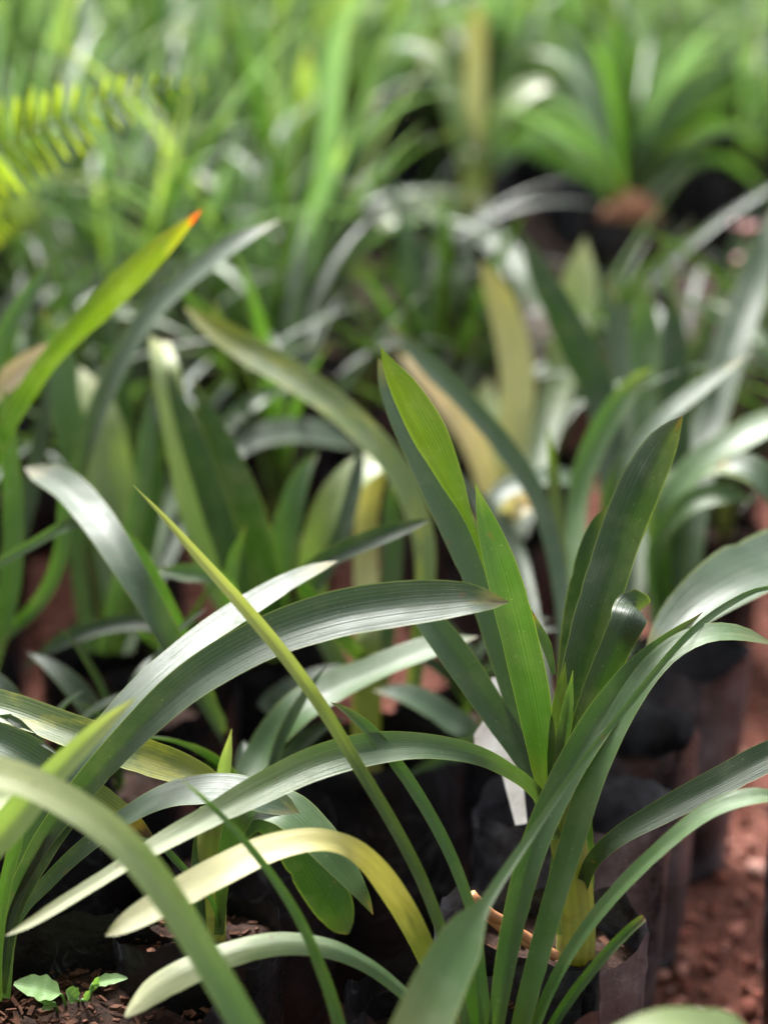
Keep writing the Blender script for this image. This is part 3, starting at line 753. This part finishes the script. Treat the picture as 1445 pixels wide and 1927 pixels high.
traced(K, 'blotch', 28, [(760, 1420, 1.34, 26, 0), (800, 1100, 1.36, 40, 0), (782, 960, 1.38, 50, 0), (735, 868, 1.40, 54, 10), (655, 785, 1.42, 56), (560, 715, 1.44, 60), (460, 655, 1.46, 60), (392, 610, 1.47, 40), (346, 576, 1.48, 0)], n=40, k=.9)
traced(Lp, 'gray', 15, [(1075, 1500, 1.25, 26), (1060, 1150, 1.34, 34), (1020, 960, 1.38, 40), (960, 855, 1.40, 46), (880, 760, 1.42, 44), (800, 680, 1.44, 40), (728, 605, 1.46, 0)], n=36)
traced(Lp, 'bright', 10, [(1085, 1500, 1.25, 30), (1085, 1150, 1.36, 40), (1085, 970, 1.42, 44), (1105, 870, 1.44, 52), (1150, 780, 1.45, 54), (1200, 715, 1.46, 36), (1230, 690, 1.46, 0)], n=30)
traced(Lp, 'lime', 0, [(1065, 1500, 1.25, 24), (1062, 1200, 1.34, 28), (1050, 1000, 1.38, 30), (1040, 880, 1.40, 22), (1030, 800, 1.40, 0)])
traced(Mp, 'dark', -5, [(1150, 1360, 1.42, 40), (1170, 1100, 1.52, 56), (1140, 790, 1.60, 74), (1090, 660, 1.62, 78), (1040, 560, 1.63, 62), (1005, 490, 1.64, 38), (980, 430, 1.65, 0)], under=True, n=36)
traced(Mp, 'gray', 'S', [(1165, 1360, 1.42, 24), (1140, 1000, 1.46, 30), (1170, 880, 1.44, 34), (1240, 795, 1.43, 36), (1320, 730, 1.43, 34), (1405, 668, 1.43, 0)], n=30)
traced(Mp, 'bright', 0, [(1170, 1360, 1.44, 34), (1200, 1000, 1.60, 60), (1222, 780, 1.68, 72), (1215, 640, 1.72, 66), (1210, 560, 1.73, 40), (1208, 510, 1.74, 0)])
traced(Np, 'dark', 0, [(1265, 1220, 1.50, 40), (1270, 980, 1.52, 58), (1272, 800, 1.54, 66), (1270, 680, 1.55, 62), (1266, 600, 1.56, 38), (1263, 545, 1.56, 0)], under=True)
traced(Np, 'gray', 20, [(1285, 1220, 1.52, 34), (1310, 950, 1.56, 60), (1335, 800, 1.62, 72), (1375, 660, 1.66, 76), (1420, 530, 1.70, 68), (1450, 430, 1.72, 40), (1470, 370, 1.74, 0)], n=30)
traced(Np, 'mid', 'S', [(1260, 1220, 1.50, 30), (1245, 1000, 1.50, 40), (1290, 900, 1.50, 56), (1370, 840, 1.49, 60), (1450, 795, 1.49, 54), (1530, 770, 1.49, 0)], n=28)
traced(Np, 'gray', 0, [(1240, 1220, 1.55, 30), (1215, 950, 1.66, 46), (1185, 760, 1.74, 56), (1160, 620, 1.78, 48), (1145, 510, 1.8, 0)])
traced(Np, 'pale', 'S', [(1280, 1220, 1.52, 26), (1230, 960, 1.52, 40), (1300, 890, 1.52, 50), (1380, 875, 1.51, 54), (1460, 920, 1.5, 46), (1520, 980, 1.5, 0)], n=26)
# narrow blade coming forward and turning its broad end to the lens
traced(O, 'mid', -14, [(1640, 1490, 1.25, 24, 0), (1625, 1250, 1.18, 20, 0), (1550, 1120, 1.10, 12, 0), (1452, 1106, 1.05, 8, 0), (1380, 1132, 1.03, 12, 0), (1290, 1200, .985, 13), (1180, 1330, .96, 12), (1080, 1455, .935, 12), (1000, 1570, .91, 16), (945, 1650, .885, 20), (910, 1705, .868, 26), (888, 1736, .858, 58), (868, 1772, .848, 84), (832, 1842, .83, 98), (795, 1925, .81, 108), (760, 2010, .79, 100), (735, 2070, .78, 0)], n=70, gutter=.05, k=1)
traced(O, 'gray', 'S', [(1640, 1490, 1.25, 40), (1660, 1150, 1.22, 70), (1560, 1060, 1.20, 110), (1450, 1075, 1.17, 128), (1360, 1115, 1.15, 120), (1290, 1165, 1.14, 92), (1240, 1220, 1.13, 50), (1210, 1265, 1.13, 0)], n=36, gutter=.14)
traced(O, 'gray', 'S', [(1640, 1490, 1.26, 40), (1580, 1180, 1.30, 60), (1520, 1020, 1.34, 60), (1440, 900, 1.36, 60), (1380, 870, 1.38, 40), (1340, 880, 1.4, 0)], n=26)

for P_, m_, t_, pts_ in [
        (I, 'gray', 20, [(190, 1230, 1.5, 24), (230, 1080, 1.46, 36), (262, 940, 1.44, 40), (280, 800, 1.44, 34), (290, 700, 1.45, 0)]),
        (I, 'dark', 0, [(220, 1230, 1.5, 30), (262, 1080, 1.5, 44), (285, 950, 1.5, 48), (290, 840, 1.5, 36), (286, 760, 1.5, 0)]),
        (I, 'mid', 30, [(240, 1230, 1.5, 24), (300, 1000, 1.6, 34), (380, 850, 1.66, 40), (470, 760, 1.7, 38), (560, 720, 1.74, 0)]),
        (I, 'gray', 'S', [(230, 1230, 1.5, 24), (360, 960, 1.62, 40), (440, 850, 1.66, 50), (530, 815, 1.7, 54), (620, 822, 1.72, 46), (690, 850, 1.74, 0)]),
        (J, 'dark', 0, [(-60, 1240, 1.4, 26), (10, 1080, 1.42, 36), (55, 930, 1.44, 40), (80, 800, 1.46, 30), (92, 700, 1.48, 0)]),
        (J, 'mid', 20, [(-50, 1240, 1.4, 24), (60, 1150, 1.34, 30), (110, 1060, 1.32, 34), (120, 960, 1.32, 26), (110, 880, 1.32, 0)]),
        (Q, 'dark', 10, [(480, 1240, 1.42, 24), (580, 1120, 1.38, 34), (640, 1010, 1.38, 38), (670, 900, 1.4, 30), (680, 820, 1.42, 0)]),
        (Q, 'mid', 30, [(470, 1240, 1.42, 24), (440, 1180, 1.34, 30), (430, 1120, 1.32, 34), (440, 1050, 1.32, 26), (462, 990, 1.32, 0)]),
        (Q, 'dark', 20, [(470, 1250, 1.40, 24), (380, 1190, 1.36, 30), (330, 1180, 1.34, 34), (240, 1170, 1.34, 36), (130, 1200, 1.34, 34), (40, 1260, 1.34, 0)]),
        (Lp, 'dark', 10, [(1060, 1500, 1.25, 26), (1000, 1200, 1.36, 34), (960, 1050, 1.42, 38), (900, 940, 1.46, 34), (850, 880, 1.48, 0)]),
        (Lp, 'gray', 'S', [(1060, 1500, 1.25, 20), (985, 1080, 1.5, 34), (930, 950, 1.56, 44), (990, 905, 1.58, 44), (1070, 900, 1.6, 36), (1130, 920, 1.62, 0)]),
        (Mp, 'mid', 20, [(1155, 1360, 1.42, 24), (1110, 1180, 1.46, 34), (1085, 1060, 1.5, 36), (1075, 960, 1.52, 0)]),
        (Np, 'mid', 30, [(1260, 1220, 1.5, 26), (1230, 1050, 1.5, 34), (1280, 960, 1.48, 44), (1350, 930, 1.47, 46), (1430, 945, 1.47, 0)])]:
    traced(P_, m_, t_, pts_, n=28)
R2 = plant('blurred plant with a pale gold blade and a cream one behind the lime leaf', 950, 1010, .14, seed=68)
traced(R2, 'gold', 15, [(945, 1010, 1.76, 34), (952, 930, 1.76, 50), (966, 820, 1.78, 70), (972, 700, 1.80, 76), (952, 600, 1.82, 66), (925, 530, 1.83, 44), (905, 490, 1.84, 0)], n=30)
traced(R2, 'cream', 25, [(935, 1010, 1.74, 34), (920, 920, 1.73, 50), (890, 830, 1.72, 56), (840, 755, 1.71, 58), (785, 695, 1.70, 44), (748, 665, 1.70, 0)], n=26)
traced(R2, 'pale', 10, [(975, 1010, 1.78, 34), (1040, 760, 1.92, 66), (1078, 620, 1.96, 84), (1092, 520, 1.98, 72), (1100, 445, 2.0, 0)], n=26)
traced(R2, 'pale', 25, [(960, 1010, 1.75, 34), (930, 880, 1.82, 60), (915, 780, 1.86, 72), (920, 710, 1.9, 0)], n=20)

# ---------------------------------------------------------------- plants further back in the block, half hidden
def grown_plant(label, x, y, z, rz, group, dia=.145, height=.22, nl=10, length=(.30, .48), width=(.030, .042), mats=('mid', 'dark', 'gray'), bag=True,
                thin=False, stem=True, e0=(70, 88), e1=(-30, 65)):
    e = empty('potted_plant', (x, y, z), label, 'potted plant', group)
    if bag:
        make_bag('grow_bag', e, Vector((0, 0, 0)), dia, height, rnd.random() * 90, MAT_BAG if rnd.random() < .7 else MAT_BAG2, .03, segs=36, rings=10)
    hb = height - .03
    if stem:
        tube('stem', [Vector((0, 0, hb - .01)), Vector((.004, 0, hb + .05)), Vector((0, .004, hb + .11))], [.014, .013, .009], LM['stem'], e, segs=10, flat=.8)
    base_az = rnd.uniform(0, math.pi)
    for k in range(nl):
        az = base_az + (k % 2) * math.pi + rnd.gauss(0, .55) if not thin else rnd.uniform(0, 6.283)
        start = Vector((rnd.uniform(-.01, .01), rnd.uniform(-.01, .01), hb + (rnd.uniform(0, .06) if not thin else 0)))
        if thin: start += Vector((rnd.uniform(-.025, .025), rnd.uniform(-.025, .025), 0))
        grown_leaf(rnd.choice(mats), az, rnd.uniform(*e0), rnd.uniform(*e1), rnd.uniform(*length), rnd.uniform(*width), e, n=10 if thin else 14,
                   start=start, across=2 if thin else 4, twist=rnd.uniform(-.5, .5))
    e.rotation_euler.z = rz
    return e

GD = 'low dim plants filling the gaps between the front bags'
for i, (px, py, dia) in enumerate([(480, 1560, .130), (235, 1450, .14), (60, 1520, .14), (890, 1330, .14), (320, 1320, .14)]):
    p = at_h(px, py, .22)
    grown_plant(['low dark plant in the bag right behind the dark-stemmed one', 'low dark plant in a bag under the grey blades at left', 'low dark plant in a bag near the left edge behind the soil-filled bag',
                 'low dark plant in a bag behind the white plant label', 'low dark plant in a bag behind the straw-coloured blade'][i], p.x, p.y, 0, rnd.uniform(0, 6), GD, dia=dia, nl=6,
                length=(.08, .16), width=(.018, .026), mats=('dark', 'dark'), e1=(-20, 60), stem=False)
GM = 'half-hidden plants in the shaded rear of the front block'
protos = [grown_plant('dim blurred plant half hidden in the shaded rear of the front block', 0, 0, 0, 0, GM, nl=rnd.randint(12, 15), length=(.36, .58), width=(.014, .025), mats=('dark', 'mid', 'gray', 'dark', 'dark'), e1=(-35, 66)) for _ in range(4)]
spots = [(-.48, 1.66), (-.30, 1.72), (-.13, 1.80), (.05, 1.95), (-.56, 1.92), (-.36, 1.98), (.24, 1.99), (.42, 1.82), (.57, 1.72),
         (.40, 2.06), (.58, 1.97), (-.50, 2.24), (-.20, 2.26), (.52, 2.24), (.06, 2.16), (-.04, 2.34), (-.75, 2.3),
         (-.72, 1.2), (-.68, 1.45), (-.74, 1.7), (-.8, 1.95), (-.9, 1.4), (-.95, 1.75), (-.80, 1.0), (-.92, .8)]  # this row: plants added outside the frame at left to block light
for i, (x, y) in enumerate(spots):
    o = protos[i] if i < 4 else copy_tree(protos[i % 4])
    o.location = (x + rnd.uniform(-.02, .02), y + rnd.uniform(-.02, .02), 0)
    o.rotation_euler.z = rnd.uniform(0, 6.28)
    o['label'] = 'dim blurred plant half hidden in the shaded rear of the front block, %s' % (
        'left edge or unseen beyond it' if x < -.45 else 'left of centre' if x < -.1 else 'right of centre' if x < .3 else 'right edge')
    s = rnd.uniform(.85, 1.0); o.scale = (s, s, s * .95)

# ---------------------------------------------------------------- raised bed: far blurred rows
GB = 'far blurred plants in bags on the raised bed'
# two that can be told apart
U = empty('potted_plant', at_h(890, 400, BED_H + .22) - Vector((0, 0, .22)), 'far blurred plant with an upright yellow orange-tipped blade on the raised bed', 'potted plant', GB)
make_bag('grow_bag', U, Vector((0, 0, 0)), .17, .22, 70, MAT_BAG, .02)
zU = (U.location + Vector((0, 0, .2)) - CAMP).dot(FWD)
tube('stem', [at(890, 405, zU), at(893, 350, zU), at(897, 290, zU)], [.030, .028, .024], LM['stem'], U, U.location, segs=12, n=8)
for m, t, P in [('gold', 0, [(895, 330, 0, 44), (893, 220, 0, 46), (895, 110, 0, 46), (898, 40, 0, 36), (900, 0, 0, 0)]),
                ('pale', 'S', [(905, 340, 0, 46), (925, 260, 0, 52), (960, 195, -.03, 50), (1010, 165, -.05, 36), (1040, 170, -.06, 0)]),
                ('pale', 10, [(885, 330, 0, 40), (865, 230, 0, 44), (835, 140, .03, 46), (800, 90, .06, 40), (770, 70, .08, 0)]),
                ('backlime', 0, [(880, 320, 0, 34), (850, 200, .05, 36), (820, 80, .1, 36), (800, -40, .15, 0)]),
                ('pale', 'S', [(890, 400, 0, 40), (850, 392, -.08, 46), (790, 392, -.12, 50), (740, 415, -.15, 44), (712, 445, -.16, 0)]),
                ('mid', 'S', [(895, 400, 0, 40), (930, 450, -.1, 50), (975, 510, -.2, 56), (1020, 570, -.25, 40), (1040, 600, -.28, 0)]),
                ('lime', 20, [(880, 380, 0, 30), (800, 470, -.15, 40), (730, 520, -.2, 46), (660, 510, -.25, 40), (630, 495, -.26, 0)]),
                ('back', 0, [(905, 330, 0, 40), (960, 280, .05, 46), (1020, 250, .1, 46), (1080, 260, .12, 0)])]:
    traced(U, m, t, [(a, b_, zU + c, d) for a, b_, c, d in P], n=24, across=4)
W = empty('potted_plant', at_h(1185, 415, BED_H + .22) - Vector((0, 0, .22)), 'far blurred grassy plant with a fan of fine leaves and a reddish base', 'potted plant', GB)
make_bag('grow_bag', W, Vector((0, 0, 0)), .17, .22, 71, MAT_BAG, .015)
zW = (W.location + Vector((0, 0, .2)) - CAMP).dot(FWD)
MAT_REDBASE = plain('reddish fibrous base', (.22, .07, .04), .8, 60, (.40, .20, .10), .003)
tube('bulb', [at(1185, 425, zW), at(1185, 400, zW), at(1183, 365, zW)], [.05, .052, .028], MAT_REDBASE, W, W.location, segs=12, lump=.25, n=6)
for k in range(46):
    a = (k + rnd.random()) / 46 * 2 - 1
    hx = a * 330 + rnd.uniform(-30, 30); hy = 400 * (1 - .55 * abs(a)) + rnd.uniform(-80, 80)
    dz = rnd.uniform(-.25, .35)
    sgn = 1 if a > 0 else -1
    drop = rnd.uniform(-60, 120) * abs(a)
    traced(W, rnd.choice(['back', 'back', 'mid', 'bright']), rnd.uniform(-30, 30),
           [(1180 + a * 20, 395, zW, 14), (1180 + hx * .22, 395 - hy * .45, zW + dz * .3, 20), (1180 + hx * .6, 395 - hy * .85, zW + dz * .7, 20), (1180 + hx, 395 - hy + drop, zW + dz, 0)], n=12, across=2)
traced(W, 'backlime', 20, [(1190, 395, zW, 40), (1200, 340, zW - .02, 46), (1235, 290, zW - .05, 44), (1290, 265, zW - .08, 30), (1340, 270, zW - .1, 0)], n=20, across=4)

protoB = [grown_plant('far blurred plant among the bright green rows on the raised bed', 0, 0, 0, 0, GB, dia=.17, nl=17, length=(.40, .68), width=(.020, .036),
                      mats=('back', 'mid', 'gray', 'pale', 'back', 'back'), e1=(-30, 74)) for _ in range(4)]
protoT = [grown_plant('far blurred plant among the bright green rows on the raised bed', 0, 0, 0, 0, GB, dia=.17, nl=36, length=(.42, .72), width=(.009, .016),
                      mats=('back', 'back', 'mid', 'bright', 'pale'), thin=True, stem=False, e0=(66, 89), e1=(-15, 78)) for _ in range(2)]
k = 0
used = set()
for row in range(11):
    y = 3.02 + row * .27 + (.12 if row > 2 else 0)
    half = .30 * y + .30
    nx = int(2 * half / .25)
    for c in range(nx + 1):
        x = -half + 2 * half * c / nx + rnd.uniform(-.04, .04) + (.1 if row % 2 else 0)
        if row < 3 and (abs(x - U.location.x) < .20 or abs(x - W.location.x) < .20): continue
        thin = rnd.random() < .42
        pool = protoT if thin else protoB
        idx = rnd.randrange(len(pool)); src = pool[idx]
        o = src if (thin, idx) not in used else copy_tree(src)
        used.add((thin, idx))
        o.location = (x, y + rnd.uniform(-.05, .05), BED_H)
        o.rotation_euler.z = rnd.uniform(0, 6.28)
        o['label'] = 'far %s plant, %s, %s' % ('fine-leaved grassy' if thin else 'broad-leaved',
            ('front rows of raised bed' if row < 3 else 'middle rows of raised bed' if row < 7 else 'last rows before the shrubs'),
            ('left third' if x < -.1 * y else 'right third' if x > .1 * y else 'middle third'))
        s = rnd.uniform(.85, 1.1) * (1 + .02 * row); o.scale = (s, s, s)

GP = 'tall plants standing on the ground before the raised bed'
for i, (x, y) in enumerate([(-.86, 2.46), (-.66, 2.52), (-.47, 2.47), (-.29, 2.53), (-.13, 2.50), (-.57, 2.33), (-.38, 2.30), (-.19, 2.34)]):
    o = copy_tree((protoB + protoT)[(i * 5) % 6])
    o['group'] = GP
    o['label'] = '%s of the tall blurred plants on the ground before the raised bed' % ('leftmost', 'second from left', 'third from left', 'fifth from left', 'rightmost', 'nearer one, left', 'nearer one, middle', 'nearer one, right')[i]
    o.location = (x, y, 0); o.rotation_euler.z = rnd.uniform(0, 6.28)
    s = rnd.uniform(.95, 1.08); o.scale = (s, s, s)

# hedge of shrubs closing the view
def shrub(x, y, h, w, label, mat, z=BED_H):
    e = empty('shrub', (x, y, z), label, 'shrub', 'leafy shrubs closing the view behind the beds')
    tube('trunk', [Vector((0, 0, -.02)), Vector((.03, .02, h * .35)), Vector((-.02, 0, h * .75))], [.035, .028, .012], MAT_BARK, e, segs=8, n=6)
    vs, fs, uvs = [], [], []
    for _ in range(2600):
        u = rnd.uniform(-1, 1); th = rnd.uniform(0, 6.283); rr = rnd.random() ** .4
        s = math.sqrt(1 - u * u)
        d = Vector((s * math.cos(th), s * math.sin(th), u))
        rr *= 1 + .35 * noise.noise(d * 2.2 + Vector((x, y, 0)))
        p = Vector((d.x * w * rr, d.y * w * .8 * rr, h * .52 + d.z * h * .52 * rr))
        if p.z < .03: p.z = rnd.uniform(.03, .3)
        L = rnd.uniform(.05, .11); W2 = L * .36
        a = Vector((rnd.uniform(-1, 1), rnd.uniform(-1, 1), rnd.uniform(-.6, .8))).normalized()
        b = a.cross(Vector((rnd.uniform(-1, 1), rnd.uniform(-1, 1), 1))).normalized()
        i = len(vs)
        vs += [p, p + a * L * .5 + b * W2, p + a * L, p + a * L * .5 - b * W2]
        uvs += [(.5, 0), (1, .5), (.5, 1), (0, .5)]
        fs.append((i, i + 1, i + 2, i + 3))
    cr = mesh_obj('crown', vs, fs, mat, e, uvs, smooth=False)
    return e
for i in range(9):
    x = -3.2 + i * .8
    shrub(x + rnd.uniform(-.1, .1), 6.7 + rnd.uniform(-.2, .3), rnd.uniform(1.3, 1.8), rnd.uniform(.55, .7),
          'bright blurred leafy shrub closing the view behind the far plants', LM['back'] if i % 2 else LM['backlime'])

for i in range(6):       # unseen shrubs added behind the camera to block low front light
    shrub(-3.0 + i * 1.2 + rnd.uniform(-.1, .1), -1.35 + rnd.uniform(-.15, .15), rnd.uniform(2.4, 2.9), rnd.uniform(.85, 1.0),
          'unseen tall leafy shrub added behind the viewpoint to block light', LM['back'], 0)

# ---------------------------------------------------------------- fern at the upper left
fern = empty('fern', at(-240, 700, 1.9) * 1.0, 'blurred yellow-green fern reaching in at the upper left edge', 'fern')
fern.location.z = 0.0
def frond(pts, ln, npairs, seed):
    P = [at(*p) for p in pts]
    C = catmull([(p.x, p.y, p.z) for p in P], 40)
    pos = [Vector(c) for c in C]
    fr = tube('frond', pos, [.0018 * (1 - .7 * i / 40) for i in range(41)], LM['stem'], fern, fern.location, segs=6)
    for i in range(npairs):
        t = .12 + .87 * i / npairs
        j = min(39, int(t * 40))
        p = pos[j]; T = (pos[j + 1] - pos[j]).normalized()
        prof = math.sin(math.pi * min(1, (1 - t) * 1.15 + .06)) ** .6 if t > .4 else 1.0
        L = ln * min(1, (1 - t) * 2.2 + .12)
        V = (CAMP - p).normalized()
        N = (UP * .15 + V * 1.0)
        N = (N + Vector((rnd.uniform(-.12, .12), rnd.uniform(-.12, .12), rnd.uniform(-.12, .12))))
        N = (N - T * N.dot(T)).normalized()
        S = T.cross(N)
        L *= rnd.uniform(.82, 1.12)
        for sg in (-1, 1):
            d = (S * sg + T * .45 + UP * -.12).normalized()
            q = [p + d * (L * s / 5) + UP * (-.05 * L * (s / 5) ** 2) for s in range(6)]
            o = ribbon('leaflet', q, [N] * 6, [L * .16, L * .20, L * .19, L * .15, L * .09, .0004], LM['frond'], fr, fern.location, .05, 2, seed + i)
    return fr
frond([(-330, 620, 1.75), (-200, 400, 1.72), (-80, 320, 1.55), (60, 250, 1.50), (200, 195, 1.47), (320, 163, 1.45), (410, 150, 1.44)], .060, 64, 3)
frond([(-330, 640, 1.75), (-220, 540, 1.75), (-120, 470, 1.75), (-20, 420, 1.75), (60, 390, 1.76), (100, 380, 1.77)], .042, 55, 40)
tube('crown', [Vector((0, 0, 0)), at(-300, 720, 1.80) - fern.location, at(-330, 620, 1.75) - fern.location], [.03, .02, .008], MAT_BARK, fern, segs=8, n=6)

# ---------------------------------------------------------------- small things
# label stake
lab = empty('plant_label', at(975, 1560, 1.09), 'white plastic plant label leaning behind the sharp leaves', 'plant label')
def slab(name, quad, z, thick, mat, parent):
    P = [at(x, y, z + (1560 - y) * .00016) - parent.location for x, y in quad]
    n = len(P)
    vs = P + [p + FWD * thick for p in P]
    fs = [tuple(range(n)), tuple(reversed(range(n, 2 * n)))] + [(i, (i + 1) % n + 0, (i + 1) % n + n, i + n) for i in range(n)]
    return mesh_obj(name, vs, fs, mat, parent, smooth=False)
slab('tag_plate', [(912, 1290), (928, 1276), (952, 1278), (985, 1385), (985, 1480), (992, 1550), (970, 1554), (940, 1440), (895, 1418), (892, 1385), (915, 1350)], 1.09, .0012, MAT_TAG, lab)
slab('red_mark', [(943, 1335), (950, 1333), (955, 1346), (947, 1348)], 1.0885, .0008, MAT_RED, lab)

# twigs
tw = empty('twig', at(960, 1740, .99), 'tan forked twig lying across the soil of the sharp plant', 'twig')
tube('branch', [at(886, 1684, .985), at(915, 1716, .99), at(955, 1740, .995), at(1000, 1772, 1.0), at(1046, 1800, 1.005)], [.0036, .0042, .0036, .0038, .0036], MAT_TWIG, tw, tw.location, lump=.18, n=18, seed=2)
tube('branch', [at(918, 1726, .992), at(945, 1748, .995), at(990, 1775, 1.0), at(1018, 1792, 1.004)], [.0030, .0034, .0032, .002], MAT_TWIG, tw, tw.location, lump=.2, n=14, seed=5)

# weeds in the left bag
def weed(base_px, base_py, leaves, label):
    p0 = at_h(base_px, base_py, .19)
    z0 = (p0 - CAMP).dot(FWD)
    e = empty('weed_seedling', p0, label, 'seedling')
    for (mx, my), (tx, ty), w, tilt in leaves:
        # stalk then ovate blade
        m_ = at(mx, my, z0 - .008)
        tube('stalk', [p0 - Vector((0, 0, .004)), (p0 + m_) / 2 + Vector((0, 0, .002)), m_], [.0011, .0010, .0009], LM['weed'], e, p0, segs=6, n=8)
        pts = []
        for k_ in range(9):
            t = k_ / 8
            pts.append((mx + (tx - mx) * t, my + (ty - my) * t - 3 * math.sin(math.pi * t), z0 - .008 - .004 * t, w * (math.sin(math.pi * min(1, t ** .75 * .98 + .01)) ** .7 + .04) * (1 + .12 * math.sin(t * 21))))
        traced(e, 'weed', tilt, pts, n=20, gutter=.12)
    return e
weed(126, 1892, [((112, 1872), (26, 1852), 50, 30)], 'leafy weed seedling with one large round pale leaf in the left bag')
weed(108, 1898, [((98, 1890), (66, 1880), 18, 20), ((98, 1898), (78, 1902), 14, 20)], 'tiny two-leaved seedling just under the large weed leaf')
weed(150, 1890, [((144, 1884), (124, 1866), 32, 30), ((160, 1885), (170, 1866), 14, 10)], 'small pale seedling with a cupped leaf between the larger weeds')
weed(166, 1886, [((175, 1852), (240, 1842), 24, 25), ((178, 1862), (186, 1840), 14, 10)], 'weed seedling with a jagged pointed leaf at the right of the soil')
weed(70, 1812, [((69, 1804), (64, 1786), 16, 15), ((71, 1806), (80, 1802), 8, 15), ((70, 1808), (62, 1807), 6, 15)], 'tiny upright seedling near the back rim of the left bag')

# pink flowers at the right edge
fl = empty('pink_flower', at(1395, 560, 2.3), 'blurred pink flower and bud on a stalk at the right edge', 'flower')
tube('stalk', [at(1395, 760, 2.3), at(1392, 600, 2.3), at(1400, 450, 2.3)], [.004, .0035, .003], MAT_STALK, fl, fl.location, n=10)
for (cx, cy, rr_) in ((1400, 435, .026), (1384, 490, .014)):
    cpos = at(cx, cy, 2.3)
    for k_ in range(6):
        a = k_ / 6 * 6.283
        d = Vector((math.cos(a), math.sin(a) * .8, .5)).normalized()
        q = [cpos + d * (rr_ * s / 4) for s in range(5)]
        ribbon('petal', q, [Vector((-d.x * .4, -d.y * .4, 1)).normalized()] * 5, [rr_ * .3, rr_ * .7, rr_ * .85, rr_ * .6, rr_ * .1], LM['petal'], fl, fl.location, .1, 3, k_)

# a dried curl of leaf caught between the plants
dl = empty('dry_leaf', at(970, 985, 1.55), 'blurred cream curl of dried leaf behind the bright green blade', 'dry leaf')
traced(dl, 'cream', 20, [(945, 992, 1.56, 8), (956, 972, 1.55, 40), (972, 955, 1.54, 50), (990, 946, 1.55, 40), (1003, 952, 1.57, 8)], n=16, gutter=.3, name='blade')
